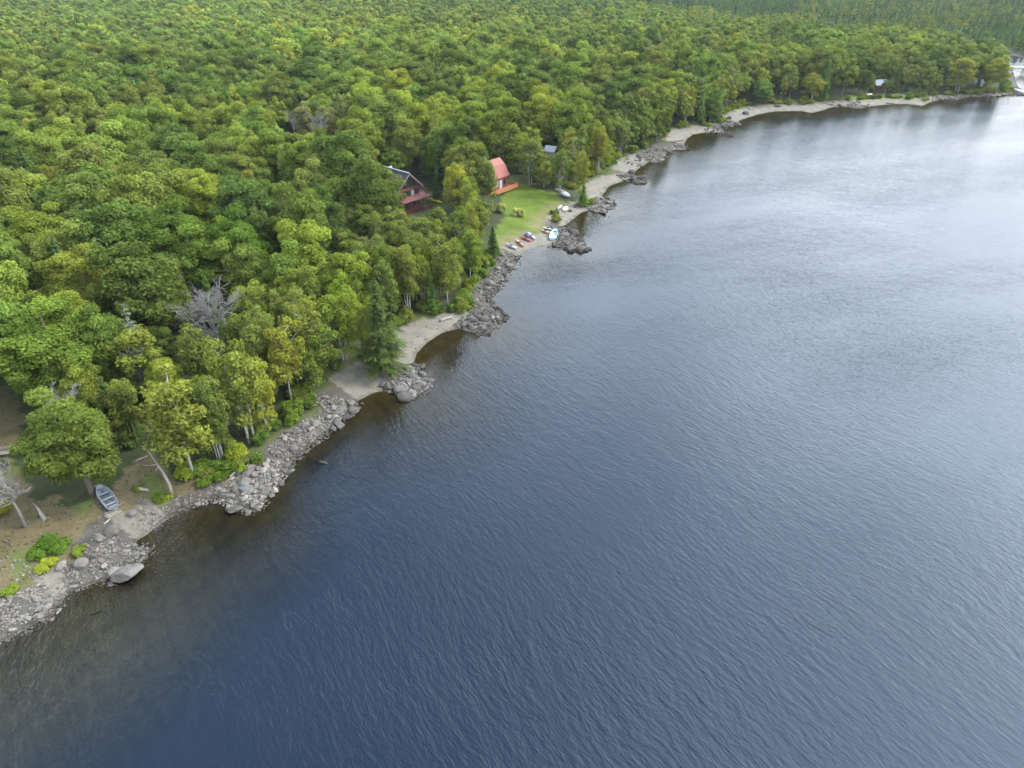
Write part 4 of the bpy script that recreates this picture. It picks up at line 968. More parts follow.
for a_, b_, nm, dark, (lo, hi) in SECT:
    for i in range(keyi[a_] - 1, keyi[b_] + 1):
        if i < 0 or i >= NSEG: continue
        a, b = S_P[i], S_P[i + 1]; ln = np.linalg.norm(b - a); w = SEG_W[i]; nrm = np.array([-(b - a)[1], (b - a)[0]]) / ln
        dist = np.linalg.norm((a + b) / 2); cell = 0.075 if dist < 110 else 0.3 if dist < 200 else 1.1
        for _ in range(int(ln * (w + 1) / cell)):
            q = a + (b - a) * rng.uniform() + nrm * rng.uniform(-0.9, w)
            tone = dark * (0.55 if np.dot(q - a, nrm) < 0.5 else 1.0) * rng.uniform(0.6, 1.4) * np.array([1, rng.uniform(.95, 1.01), rng.uniform(.88, 1.02)])
            if rng.uniform() < 0.12: tone = tone * np.array([1.04, 0.97, 0.95])
            u = rng.uniform(); hi_ = hi * (1.0 + 0.7 * (rng.uniform() < 0.15))
            if u < (0.07 if dist < 110 else 0.12): pool.append((rng.uniform(lo, hi_) * 0.66, q, tone, nm, dist))
            else: small.append((rng.uniform(lo * 0.25, lo * 0.7) * (0.7 if dist < 110 else 1.0), q, tone))
xy = np.array([p[1] for p in pool]); sv, si = shore(xy[:, 0], xy[:, 1])
okp = (sv > -1.1) & (sv < SEG_W[si] + 0.4); 
pool = [p for p, k in zip(pool, okp) if k]
pool = [p for p in pool if -5 < proj(p[1][0], p[1][1], 0.3)[0] < 1030]
pool.sort(key=lambda p: -p[0] / p[4])
for sz, q, tone, nm, dist in pool[:265]:
    shade = 'dark' if tone.mean() < 0.7 else 'pale' if tone.mean() > 1.08 else 'grey'
    rock('boulder', q[0], q[1], sz, f"{shade} angular rock among many in the {nm}", f"{shade} rocks of the {nm}", tuple(tone), sink=0.3)
for sz, q, tone, nm, dist in pool[265:]: small.append((sz * 0.8, q, tone))
# cobbles past counting: one object. loose stones also lie scattered on sand and dirt
for px0, py0, px1, py1, n in ((90,500,160,540,70),(0,560,100,620,260),(356,370,400,398,25),(410,318,470,360,50),(505,232,560,256,40),(560,200,600,225,40),(10,490,110,560,60)):
    for _ in range(n):
        p = at(rng.uniform(px0, px1), rng.uniform(py0, py1), 0.5); s, ix = shore([p[0]], [p[1]])
        if 0.2 < s[0] < 14: small.append((rng.uniform(0.06, 0.2), p, rng.uniform(0.7, 1.4) * np.ones(3)))
sx = np.array([s[1] for s in small]); s_s, s_i = shore(sx[:, 0], sx[:, 1]); kk = (s_s > -1.4) & (s_s < 14)
sx = sx[kk]; ssz = np.array([s[0] for s in small])[kk]; st_ = np.array([s[2] for s in small])[kk]; sz_ = height(sx[:, 0], sx[:, 1], s_s[kk])
V0, T0 = ICO1; m = len(sx)
jit = 1 + rng.uniform(-0.28, 0.28, (m, len(V0), 1)); stretch = rng.uniform(0.55, 1.25, (m, 1, 3)) * np.array([1, 1, 0.72])
Vr = V0[None] * jit * stretch * ssz[:, None, None]; a = rng.uniform(0, 6.28, m)
X = Vr[..., 0] * np.cos(a)[:, None] - Vr[..., 1] * np.sin(a)[:, None] + sx[:, :1]; Y = Vr[..., 0] * np.sin(a)[:, None] + Vr[..., 1] * np.cos(a)[:, None] + sx[:, 1:2]; Z = Vr[..., 2] + sz_[:, None] + ssz[:, None] * 0.22
cob = link('shore_cobbles', make_mesh('shore_cobbles', np.stack([X, Y, Z], 2).reshape(-1, 3), None, (T0[None] + (np.arange(m) * len(V0))[:, None, None]).reshape(-1, 3), [M_RUBBLE],
    fattr={'tint': np.repeat(st_ * np.array([0.153, 0.135, 0.114]), len(T0), 0)}))
tag(cob, 'grey and pinkish cobbles strewn along the stony shore', 'cobbles', kind='stuff'); print('cobbles', m, 'pool', len(pool))

# low herbs and grass tufts on the open ground: nobody could count them
tb = []; 
for poly, n, cols, hh in ((CLEAR, 6500, [(0.10, 0.12, 0.035), (0.16, 0.14, 0.06), (0.13, 0.15, 0.03), (0.15, 0.11, 0.05)], 0.12), (MIDLAWN, 500, [(0.11, 0.16, 0.035)], 0.25)):
    lo, hi = poly.min(0), poly.max(0); lo = np.maximum(lo, (-110, 25))
    P = rng.uniform(lo, hi, (n, 2)); P = P[inside(P[:, 0], P[:, 1], poly)]
    s, i = shore(P[:, 0], P[:, 1]); P = P[s > SEG_W[i] + 0.3]
    for p in P: tb.append((p, hh * rng.uniform(0.5, 1.6), np.array(cols[int(np.clip((wob(p[0], p[1], 0.4, 3) * .5 + .5 + rng.normal() * .2) * len(cols), 0, len(cols) - 1))]) * rng.uniform(0.75, 1.2)))
P = np.array([t[0] for t in tb]); zz = height(P[:, 0], P[:, 1], shore(P[:, 0], P[:, 1])[0]); nb = 5
cen = np.repeat(np.concatenate([P, zz[:, None]], 1), nb, 0); hh = np.repeat(np.array([t[1] for t in tb]), nb); tcol = np.repeat(np.array([t[2] for t in tb]), nb, 0)
an = rng.uniform(0, 6.28, len(cen)); d = np.stack([np.cos(an), np.sin(an), np.zeros(len(an))], 1); pr = np.stack([-d[:, 1], d[:, 0], d[:, 2]], 1)
V = np.stack([cen + pr * hh[:, None] * .35, cen + d * hh[:, None] * 0.9 + np.array([0, 0, 1]) * hh[:, None], cen - pr * hh[:, None] * .35], 1).reshape(-1, 3)
gr = link('grass_and_weeds', make_mesh('grass_and_weeds', V, None, np.arange(len(V)).reshape(-1, 3), [M_FOREST], fattr={'tint': tcol}))
tag(gr, 'short grass tufts and weeds growing over the open ground', 'grass', kind='stuff')

# ------------------------------------------------------------------ boats
def flat(name, col, rough=0.5, col2=None, **k): return simple_mat(name, col, rough, col2 or tuple(c * 0.82 for c in col), scale=k.pop('scale', 4.0), **k)
M_ALU = flat('dull_aluminium', (0.33, 0.35, 0.37), 0.5, (0.22, 0.24, 0.26), metallic=0.35)
M_ALUD = flat('dark_boat_floor', (0.10, 0.11, 0.12), 0.7)
M_WHITE = flat('white_gelcoat', (0.55, 0.55, 0.54), 0.45); M_RED = flat('red_plastic', (0.48, 0.06, 0.055), 0.45); M_BLUE = flat('blue_plastic', (0.06, 0.11, 0.42), 0.5)
M_AQUA = flat('pale_aqua_paint', (0.38, 0.66, 0.70), 0.5); M_TAN = flat('tan_plastic', (0.52, 0.33, 0.2), 0.6); M_CREAM = flat('cream_plastic', (0.68, 0.65, 0.48), 0.55)
M_BLACK = flat('dark_opening', (0.03, 0.03, 0.035), 0.7); M_GREYB = flat('grey_canoe', (0.33, 0.36, 0.33), 0.6); M_YEL = flat('yellow_plastic', (0.7, 0.6, 0.05), 0.5); M_SALM = flat('orange_red_plastic', (0.6, 0.17, 0.1), 0.5)
def hull(mb, Lg, B, D, transom, open_=True, n=13, sheer=0.18, th=0.035):
    """x along the boat, stern at -L/2, bow at +L/2"""
    rows = []
    for i in range(n):
        t = i / (n - 1)
        if transom: b = 0.5 * B * (0.86 + 0.14 * math.sin(min(t / 0.45, 1) * math.pi / 2)) * (1 if t < 0.5 else max(0.02, (1 - ((t - 0.5) / 0.5) ** 2.3)))
        else: b = 0.5 * B * max(0.02, math.sin(math.pi * (0.03 + 0.94 * t)) ** 0.72)
        e = abs(2 * t - 1) ** 2.2 if not transom else max(0, (t - 0.45) / 0.55) ** 2
        k = D * 0.35 * e; h = D + sheer * e; x = (t - 0.5) * Lg
        sec = [(-b, h), (-b * 0.96, k + (h - k) * 0.5), (-b * 0.7, k + (h - k) * 0.12), (0, k), (b * 0.7, k + (h - k) * 0.12), (b * 0.96, k + (h - k) * 0.5), (b, h)]
        rows.append([(x, y, z) for y, z in sec])
    outer = np.array(rows); m = outer.shape[1]
    def grid_q(off): return [(off + i * m + j, off + (i + 1) * m + j, off + (i + 1) * m + j + 1, off + i * m + j + 1) for i in range(n - 1) for j in range(m - 1)]
    if open_:
        inner = outer.copy(); inner[:, :, 1] *= (1 - 2.2 * th / B * 2); inner[:, 1:-1, 2] += th; inner[:, :, 0] *= (1 - 1.5 * th / Lg * 2)
        V = np.concatenate([outer.reshape(-1, 3), inner.reshape(-1, 3)]); o2 = n * m
        Q = grid_q(0) + [q[::-1] for q in grid_q(o2)]
        for i in range(n - 1):
            Q += [(i * m, o2 + i * m, o2 + (i + 1) * m, (i + 1) * m), (i * m + m - 1, (i + 1) * m + m - 1, o2 + (i + 1) * m + m - 1, o2 + i * m + m - 1)]
        for j in range(m - 1): Q += [(j, j + 1, o2 + j + 1, o2 + j), ((n - 1) * m + j, o2 + (n - 1) * m + j, o2 + (n - 1) * m + j + 1, (n - 1) * m + j + 1)]
        if transom: Q += [(0, 6, 5, 1), (1, 5, 4, 2), (o2, o2 + 1, o2 + 5, o2 + 6), (o2 + 1, o2 + 2, o2 + 4, o2 + 5)]; T = [(2, 4, 3), (o2 + 2, o2 + 3, o2 + 4)]
        else: T = []
        mb.add(V, Q, T)
    else:
        deck = outer[:, [0, 6]].copy(); crown_ = (outer[:, 0] + outer[:, 6]) / 2; crown_[:, 2] += 0.10 * np.abs(outer[:, 6, 1]) / (B / 2)
        V = np.concatenate([outer.reshape(-1, 3), crown_]); c0 = n * m; Q = grid_q(0)
        for i in range(n - 1): Q += [(i * m, (i + 1) * m, c0 + i + 1, c0 + i)[::-1], (i * m + m - 1, c0 + i, c0 + i + 1, (i + 1) * m + m - 1)[::-1]]
        mb.add(V, Q)
    return outer
def boat_base(name, stern, bow, label, cat, group, Lg=None, flip=False, tilt=0.0):
    a, b = on_ground(*stern), on_ground(*bow); c = (a + b) / 2; yaw = math.atan2(b[1] - a[1], b[0] - a[0]); ln = Lg or np.linalg.norm((b - a)[:2])
    e = empty(name, (c[0], c[1], max(a[2], b[2]) * 0.5 + c[2] * 0.5 + 0.04), yaw, label, cat, group)
    e.rotation_euler = (tilt, -math.atan2(b[2] - a[2], ln), yaw)
    return e, ln
def rowboat(stern, bow, label, mat, Lg=None, B=1.45, group=None, floor=M_ALUD, bench=None, name='rowboat'):
    e, ln = boat_base(name, stern, bow, label, 'boat', group, Lg); mb = MB(); hull(mb, ln, B, 0.52, True); mb.obj('hull', mat, e, True)
    f = MB(); f.box((-ln * 0.46, -B * 0.3, 0.09), (ln * 0.28, B * 0.3, 0.12)); f.obj('floor', floor, e)
    for k, x in enumerate((-0.36, -0.12, 0.13)):
        g = MB(); w = B * (0.40, 0.455, 0.42)[k]; g.box((ln * x - 0.14, -w, 0.33), (ln * x + 0.14, w, 0.37)); g.obj('bench', bench or mat, e)
    g = MB(); g.prism([(ln * 0.33, 0.5), (ln * 0.46, 0.56), (ln * 0.46, 0.60), (ln * 0.33, 0.54)], -B * 0.2, B * 0.2); g.obj('bow_deck', bench or mat, e)
    g = MB(); g.box((-ln * 0.5 - 0.05, -B * 0.36, 0.20), (-ln * 0.5 - 0.004, B * 0.36, 0.55)); g.obj('transom_board', mat, e)
    for s in (-1, 1):
        g = MB(); g.tube([(-ln * 0.08, s * B * 0.47, 0.53), (-ln * 0.08, s * B * 0.47, 0.66)], 0.03, 6); g.obj('oarlock', M_ALUD, e)
    return e
def kayak(stern, bow, label, mat, B=0.68, group='kayaks drawn up on the beach', deck2=None, Lg=None, name='kayak', cockpits=1):
    e, ln = boat_base(name, stern, bow, label, 'kayak', group, Lg); mb = MB(); hull(mb, ln, B, 0.27, False, False, sheer=0.06); mb.obj('hull', mat, e, True)
    for k in range(cockpits):
        x0 = -0.03 * ln if cockpits == 1 else (-0.16 + 0.3 * k) * ln
        a = np.arange(12) * math.pi / 6; c = MB(); P = np.stack([x0 + 0.42 * np.cos(a), 0.235 * np.sin(a)], 1)
        V = np.concatenate([np.c_[P, np.full(12, 0.30)], np.c_[P * 1.0, np.full(12, 0.385)]]); c.add(V, [(i, (i + 1) % 12, 12 + (i + 1) % 12, 12 + i) for i in range(12)], [(12, 12 + i, 13 + i) for i in range(1, 11)]); c.obj('cockpit', M_BLACK, e)
    if deck2 is not None:
        c = MB(); c.box((-ln * 0.33, -0.15, 0.30), (-ln * 0.2, 0.15, 0.385)); c.obj('hatch_cover', deck2, e)
    return e
rowboat((113,508),(100.8,490.5),'dull aluminium rowboat pulled up under the big maple', M_ALU, 4.3, 1.55)
kayak((506.3,245),(517,250.2),'white kayak with blue seat, nearest the narrow dark conifer', M_WHITE, deck2=M_BLUE)
kayak((516,241.3),(523.8,247.8),'short red and white kayak between the white and the dark red one', M_SALM, deck2=M_WHITE)
kayak((521,238),(531.5,242.7),'dark red kayak in the middle of the row on the beach', M_RED, deck2=None)
kayak((528.2,234),(535.3,240.8),'white kayak lying beside the blue one on the beach', M_WHITE)
kayak((525,234),(528.5,238.5),'small blue kayak tucked between the red and the white ones', M_BLUE, B=0.6)
kayak((542.8,228.8),(557.3,231.3),'long white kayak apart from the row beside the olive bush', M_WHITE, B=0.75, cockpits=2)
kayak((541,230.8),(550,234.3),'tan kayak lying on the sand below the long white kayak', M_TAN)
rowboat((552.3,240.5),(555.3,231.8),'white rowboat with pale aqua inside at the rock point', M_AQUA, None, 1.7, None, M_WHITE, M_WHITE)
def upturned(stern, bow, label, mat, B, D, name, cat):
    e, ln = boat_base(name, stern, bow, label, cat, 'boats stored on the lawn edge'); mb = MB(); hull(mb, ln, B, D, False, False, sheer=0.1)
    V = mb.V[0]; V[:, 2] = D + 0.12 - V[:, 2]; mb.obj('hull', mat, e, True)
    k = MB(); k.tube([(-ln * 0.42, 0, D + 0.02), (0, 0, D + 0.13), (ln * 0.42, 0, D + 0.02)], 0.03, 5); k.obj('keel', mat, e); return e
upturned((560.4,194.2),(569.9,197.8),'white upturned boat at the top of the lawn under the trees', M_WHITE, 1.5, 0.55, 'upturned_boat', 'boat')
upturned((555.2,190.2),(569,195.2),'long dark green canoe lying behind the white upturned boat', M_GREYB, 0.85, 0.4, 'upturned_canoe', 'canoe')
upturned((557.5,210),(561.8,206.3),'grey canoe lying in the grass by the dark low bush', M_GREYB, 0.9, 0.4, 'upturned_canoe', 'canoe')
upturned((563.2,211.5),(567,208),'cream boat lying at the top of the sandy path beach', M_CREAM, 1.4, 0.45, 'upturned_boat', 'boat')
upturned((427.5,199.5),(442,203.8),'long yellow canoe lying in the grass beside the dark-roofed house', M_YEL, 0.75, 0.4, 'upturned_canoe', 'canoe')
upturned((907,96.6),(914,97),'white upturned boat on the grass below the far cabin', M_WHITE, 1.7, 0.6, 'upturned_boat', 'boat')
upturned((866,95.6),(872,95.3),'small pale upturned boat on the far beach left of the cabin', M_WHITE, 1.3, 0.5, 'upturned_boat', 'boat')
upturned((1012.5,90.5),(1025,95),'white boat lying on the stones at the tip of the far point', M_WHITE, 2.2, 1.0, 'upturned_boat', 'boat')

# ------------------------------------------------------------------ buildings
M_REDW = simple_mat('red_brown_log_wall', (0.145, 0.055, 0.042), 0.85, (0.09, 0.034, 0.028), scale=1.5, stretch=(0.3, 0.3, 6), bump=0.2)
M_SHING = simple_mat('charcoal_shingles', (0.055, 0.058, 0.07), 0.9, (0.03, 0.032, 0.04), scale=2.5, stretch=(1, 1, 4), bump=0.3)
M_PORCH = simple_mat('red_brown_metal_roof', (0.20, 0.078, 0.064), 0.75, (0.15, 0.056, 0.048), scale=1.2)
M_PINK = simple_mat('faded_red_metal_roof', (0.33, 0.12, 0.092), 0.7, (0.265, 0.09, 0.07), scale=0.8)
M_CEDAR = simple_mat('orange_stained_cedar', (0.46, 0.20, 0.085), 0.75, (0.34, 0.13, 0.055), scale=2.0, stretch=(0.4, 0.4, 5))
M_GLASS = flat('dark_window_glass', (0.03, 0.035, 0.045), 0.15, spec=0.6); M_PALEG = flat('curtained_window', (0.36, 0.34, 0.31), 0.4)
M_TRIM = flat('dark_brown_trim', (0.09, 0.05, 0.04), 0.7); M_LTRIM = flat('light_trim', (0.20, 0.15, 0.12), 0.7)
M_GREYM = flat('pale_metal_roof', (0.27, 0.28, 0.29), 0.85); M_CONC = flat('pale_concrete', (0.42, 0.42, 0.38), 0.9)
def frame(ux, uy):
    a = math.atan2(uy, ux); return a
def dark_house():
    P0 = np.array([-24.3, 156.5]); a = math.atan2(0.75, 0.66); u = np.array([math.cos(a), math.sin(a)]); v = np.array([-u[1], u[0]])
    o = P0 + u * 0.3 + v * 2.7; z = 2.4
    e = empty('log_house', (o[0], o[1], z), a, 'dark-roofed red-brown log house with a lean-to porch, half hidden by trees', 'house')
    W, Ln, E, A = 6.8, 8.5, 5.2, 8.3
    w = MB(); w.prism([(0, -1), (W, -1), (W, E), (W / 2, A), (0, E)], 0, Ln); wall = w.obj('wall', M_REDW, e)
    # roof: two slabs with overhang
    r = MB(); ov = 0.55; th = 0.2; sl = (A - E) / (W / 2)
    for s in (0, 1):
        x0, x1 = (-ov, W / 2) if s == 0 else (W + ov, W / 2); z0, z1 = E - sl * ov + 0.03, A + 0.03
        r.prism([(x0, z0), (x1, z1), (x1, z1 + th), (x0, z0 + th)], -0.9, Ln + 0.5)
    roof = r.obj('roof', M_SHING, e)
    k = MB(); k.box((W / 2 - 0.18, -0.92, A + 0.16), (W / 2 + 0.18, Ln + 0.52, A + 0.30)); k.obj('ridge_cap', M_GREYM, roof)
    for s in (0, 1):
        b = MB(); x0, x1 = (-ov, W / 2) if s == 0 else (W + ov, W / 2); z0, z1 = E - sl * ov - 0.06, A - 0.06
        b.prism([(x0, z0 - .12), (x1, z1 - .12), (x1, z1 + 0.33), (x0, z0 + 0.33)], -0.98, -0.90); b.obj('bargeboard', M_LTRIM, roof)
    c = MB(); c.box((W / 2 + 0.6, Ln * 0.75, A - 2.2), (W / 2 + 1.2, Ln * 0.75 + 0.6, A + 0.3)); c.obj('chimney', M_CONC, roof)
    def win(x0, x1, z0, z1, poly=None, mat=M_GLASS):
        f = MB(); p_ = poly or [(x0, z0), (x1, z0), (x1, z1), (x0, z1)]
        cx, cz = sum(p[0] for p in p_) / len(p_), sum(p[1] for p in p_) / len(p_)
        f.prism([(cx + (x - cx) * 1.12, cz + (zz - cz) * 1.10) for x, zz in p_], -0.07, -0.003); fo = f.obj('window', M_TRIM, e)
        g = MB(); g.prism(p_, -0.085, -0.072); g.obj('pane', mat, fo)
    for x0, x1 in ((1.1, 2.1), (2.35, 3.3), (3.5, 4.45), (4.7, 5.7)):
        t0 = E + sl * (min(x0, W - x0)) - 0.5; t1 = E + sl * (min(x1, W - x1)) - 0.5
        win(0, 0, 0, 0, [(x0, E + 0.05), (x1, E + 0.05), (x1, max(t1, E + .3)), (x0, max(t0, E + .3))])
    k = MB(); k.box((-0.2, -0.14, E - 0.75), (W + 0.2, -0.004, E - 0.3)); k.obj('tie_beam', M_PORCH, e)
    for i, (x0, x1) in enumerate(((0.4, 1.3), (1.6, 2.6), (2.9, 3.9), (4.2, 5.1), (5.4, 6.3))): win(x0, x1, 3.0, 4.3, mat=M_PALEG if i in (0, 3) else M_GLASS)
    for x0, x1 in ((0.6, 2.0), (4.8, 6.2)): win(x0, x1, 0.7, 2.0)
    d = MB(); d.box((3.4, -0.08, 0), (4.5, -0.004, 2.1)); do = d.obj('door', M_TRIM, e)
    h = MB(); h.box((4.3, -0.12, 1.0), (4.38, -0.083, 1.15)); h.obj('handle', M_GREYM, do)
    # porch
    pr = MB(); pr.prism([(-2.9, 2.75), (-0.12, 3.0), (-0.12, 3.14), (-2.9, 2.89)], 0, 1, None); V = pr.V[0]; pr.V[0] = np.stack([-0.6 + V[:, 1] * (W + 1.6), V[:, 0], V[:, 2]], 1); pr.obj('porch_roof', M_PORCH, e)
    fl = MB(); fl.box((-0.6, -2.8, -0.6), (W + 1.0, -0.02, 0.02)); fl.obj('porch_floor', M_REDW, e)
    for x in (-0.45, 1.5, 3.4, 5.4, W + 0.8):
        p = MB(); p.box((x - 0.09, -2.75, 0.02), (x + 0.09, -2.57, 2.75)); p.obj('post', M_LTRIM if x < 0 else M_REDW, e)
    rl = MB(); rl.box((-0.5, -2.72, 0.85), (W + 0.9, -2.62, 0.95))
    for i in range(40): rl.box((-0.3 + i * 0.24, -2.70, 0.05), (-0.25 + i * 0.24, -2.65, 0.85))
    rl.obj('railing', M_REDW, e)
    sd = MB(); sd.box((W + 0.02, 0.0, 2.6), (W + 2.4, 3.5, 2.8))
    sd.obj('side_balcony', M_REDW, e)
    rl = MB(); rl.box((W + 2.3, 0, 3.55), (W + 2.4, 3.5, 3.65)); rl.box((W + 0.02, 0.0, 3.55), (W + 2.3, 0.1, 3.65))
    for i in range(14): rl.box((W + 2.33, 0.1 + i * 0.25, 2.8), (W + 2.37, 0.14 + i * 0.25, 3.55))
    for y in (0.1, 3.3): rl.box((W + 2.26, y, -1), (W + 2.38, y + 0.12, 2.6))
    rl.obj('balcony_railing', M_REDW, e)
dark_house()
def red_cabin():
    C0 = np.array([-2.9, 174.2]); a = math.atan2(0.78, 0.63); u = np.array([math.cos(a), math.sin(a)]); v = np.array([-u[1], u[0]]); o = C0 + v * 2.0 - u * 1.0; z = 2.2
    e = empty('red_cabin', (o[0], o[1], z), a, 'small cabin with faded red barn-shaped roof and orange deck above the lawn', 'cabin')
    Ln, Dp = 6.0, 5.4
    prof = [(-0.45, 3.05), (1.15, 5.6), (Dp / 2, 6.9), (Dp - 1.15, 5.6), (Dp + 0.45, 3.05)]
    wall_p = [(0, -0.8), (Dp, -0.8), (Dp, 3.5), (Dp - 1.2, 5.45), (Dp / 2, 6.7), (1.2, 5.45), (0, 3.5)]
    def alongx(mb, poly, x0, x1):
        n0 = len(mb.V); mb.prism(poly, x0, x1); V = mb.V[n0]; mb.V[n0] = np.stack([V[:, 1], V[:, 0], V[:, 2]], 1)
    w = MB(); alongx(w, wall_p, 0, Ln); w.obj('wall', M_CEDAR if False else M_REDW2, e)
    r = MB()
    for (y0, z0), (y1, z1) in zip(prof[:-1], prof[1:]):
        nx = np.array([-(z1 - z0), y1 - y0]); nx = nx / np.linalg.norm(nx) * 0.12
        alongx(r, [(y0, z0), (y1, z1), (y1 + nx[0], z1 + nx[1]), (y0 + nx[0], z0 + nx[1])], -0.5, Ln + 0.5)
    rf = r.obj('roof', M_PINK, e)
    c = MB(); c.tube([(1.6, Dp * 0.62, 6.0), (1.6, Dp * 0.62, 8.0)], 0.14, 8); c.obj('chimney', M_GREYM, rf)
    for x0, x1, m in ((0.4, 1.3, M_PALEG), (1.7, 2.6, M_PALEG), (4.5, 5.5, M_GLASS)):
        f = MB(); f.box((x0 - .1, -0.06, 0.9), (x1 + .1, -0.003, 2.5)); fo = f.obj('window', M_LTRIM, e); g = MB(); g.box((x0, -0.075, 1.0), (x1, -0.062, 2.4)); g.obj('pane', m, fo)
    d = MB(); d.box((3.1, -0.07, 0.25), (4.05, -0.003, 2.35)); dd = d.obj('door', M_WHITE, e); h = MB(); h.box((3.2, -0.1, 1.2), (3.26, -0.073, 1.35)); h.obj('handle', M_BLACK, dd)
    f = MB(); f.box((Ln + 0.003, 2.2, 1.0), (Ln + 0.06, 4.2, 2.5)); fo = f.obj('window', M_LTRIM, e); g = MB(); g.box((Ln + 0.062, 2.3, 1.1), (Ln + 0.075, 4.1, 2.4)); g.obj('pane', M_GLASS, fo)
    k = MB(); k.box((-0.3, -2.2, 0.0), (Ln + 1.9, -0.01, 0.2)); k.box((Ln + 0.08, -0.008, 0.0), (Ln + 1.9, 3.6, 0.198)); k.obj('deck', M_CEDAR, e)
    rl = MB(); rl.box((-0.3, -2.2, 1.05), (Ln + 1.9, -2.08, 1.17)); rl.box((Ln + 1.78, -2.08, 1.05), (Ln + 1.9, 3.6, 1.17)); rl.box((-0.3, -2.2, 0.25), (Ln + 1.9, -2.14, 0.98))
    for y in np.arange(-1.9, 3.6, 0.3): rl.box((Ln + 1.8, y, 0.2), (Ln + 1.86, y + 0.12, 1.05))
    rl.obj('railing', M_CEDAR, e)
    for x in (0, 2.8, 5.6, Ln + 1.7):
        p = MB(); p.box((x - 0.1, -2.1, -1.2), (x + 0.1, -1.9, 0.0)); p.obj('post', M_TRIM, e)
    st = MB()
    for i in range(5): st.box((-1.3, -1.6 , 0.0 - 0.22 * (i)), (-0.31, -0.5, 0.2 - 0.22 * i)) if i == 0 else st.box((-1.3 - 0.28 * i, -1.6, -0.22 * i), (-1.3 - 0.28 * (i - 1), -0.5, 0.2 - 0.22 * i))
    st.obj('stairs', M_CEDAR, e)
M_REDW2 = simple_mat('red_stained_boards', (0.30, 0.085, 0.06), 0.8, (0.22, 0.06, 0.045), scale=1.5, stretch=(4, 4, 0.4))
red_cabin()
def small_building(name, px, py, yaw, W, Ln, E, A, label, cat, mw, mr, up=0.0):
    p = on_ground(px, py); e = empty(name, (p[0], p[1], p[2]), yaw, label, cat)
    w = MB(); w.prism([(-W / 2, -0.6), (W / 2, -0.6), (W / 2, E), (0, A), (-W / 2, E)], -Ln / 2, Ln / 2); w.obj('wall', mw, e)
    r = MB(); sl = (A - E) / (W / 2)
    for s in (-1, 1): r.prism([(s * (W / 2 + 0.4), E - sl * 0.4 + 0.03), (0, A + 0.03), (0, A + 0.15), (s * (W / 2 + 0.4), E - sl * 0.4 + 0.15)], -Ln / 2 - 0.4, Ln / 2 + 0.4)
    r.obj('roof', mr, e)
    f = MB(); f.box((-0.6, -Ln / 2 - 0.06, 0.9), (0.6, -Ln / 2 - 0.003, 2.0)); fo = f.obj('window', M_LTRIM, e); g = MB(); g.box((-0.5, -Ln / 2 - 0.075, 1.0), (0.5, -Ln / 2 - 0.062, 1.9)); g.obj('pane', M_GLASS, fo)
    d = MB(); d.box((W / 2 + 0.003, -0.5, -0.1), (W / 2 + 0.06, 0.5, 2.0)); d.obj('door', M_TRIM, e)
    return e
small_building('far_cabin', 877, 90.5, R(100), 5.0, 5.5, 2.6, 4.2, 'dark low cabin with a pale metal roof under trees behind the far beach', 'cabin', M_TRIM, M_GREYM)
small_building('white_shed', 551, 156, R(60), 2.2, 2.8, 1.8, 2.8, 'white-roofed shed glimpsed in the trees beyond the red cabin', 'shed', M_WHITE, flat('white_painted_roof', (0.8, 0.8, 0.78), 0.7))
small_building('garden_shed', 977, 91, R(20), 1.8, 2.2, 3.4, 4.6, 'narrow white shed behind the golden birch on the far shore', 'shed', M_WHITE, M_WHITE)
def bridge():
    a = at(1010, 66.5, 3.2); d = np.array([1.0, -0.02]); ln = 60
    e = empty('bridge', (a[0], a[1], 0), math.atan2(d[1], d[0]), 'pale flat road bridge crossing the inlet at the far end of the lake', 'bridge')
    s = MB(); s.box((0, -3, 2.6), (ln, 3, 3.2)); s.obj('deck', M_CONC, e)
    for y in (-2.95, 2.75):
        r = MB(); r.box((0, y, 3.85), (ln, y + 0.2, 4.05))
        for x in np.arange(1, ln, 3): r.box((x, y + 0.03, 3.2), (x + 0.16, y + 0.17, 3.85))
        r.obj('railing', M_CONC, e)
    for x in (-1.5, 30, ln - 1):
        p = MB(); p.box((x, -2.6, -3), (x + 1.6, 2.6, 2.6)); p.obj('pier', M_CONC, e)
bridge()
# grey plank bench and a stone fire ring by the left edge
def bench():
    p = on_ground(4, 456); a = math.atan2(0.25, 1.0)
    e = empty('plank_bench', (p[0], p[1], p[2]), a, 'long grey weathered plank bench left of the big maple', 'bench')
    for y in (-0.34, 0.02):
        s = MB(); s.box((-2.6, y, 0.42), (1.3, y + 0.30, 0.50)); s.obj('seat', M_DRIFT, e)
    s = MB(); s.box((-2.6, 0.42, 0.75), (1.3, 0.48, 1.02)); s.obj('backrest', M_DRIFT, e)
    for x in (-2.2, -0.6, 1.0):
        s = MB(); s.box((x, -0.3, -0.1), (x + 0.1, 0.3, 0.42)); s.box((x, 0.32, -0.1), (x + 0.1, 0.42, 1.0)); s.obj('leg', M_BARK, e)
bench()
p = on_ground(4, 467); e = empty('fire_ring', tuple(p), 0, 'small blackened stone fire ring below the plank bench', 'fire pit')
s = MB(); s.box((-0.35, -0.35, -0.05), (0.35, 0.35, 0.06)); s.obj('ashes', M_BLACK, e)
for k in range(9):
    o = link('stone', ROCKS[k], e); o.location = (0.5 * math.cos(k * 0.7), 0.5 * math.sin(k * 0.7), 0.1); o.scale = (0.17, 0.17, 0.17); o.rotation_euler = (0, 0, k); o.color = ((0.55, 0.45, 0.42, 1))

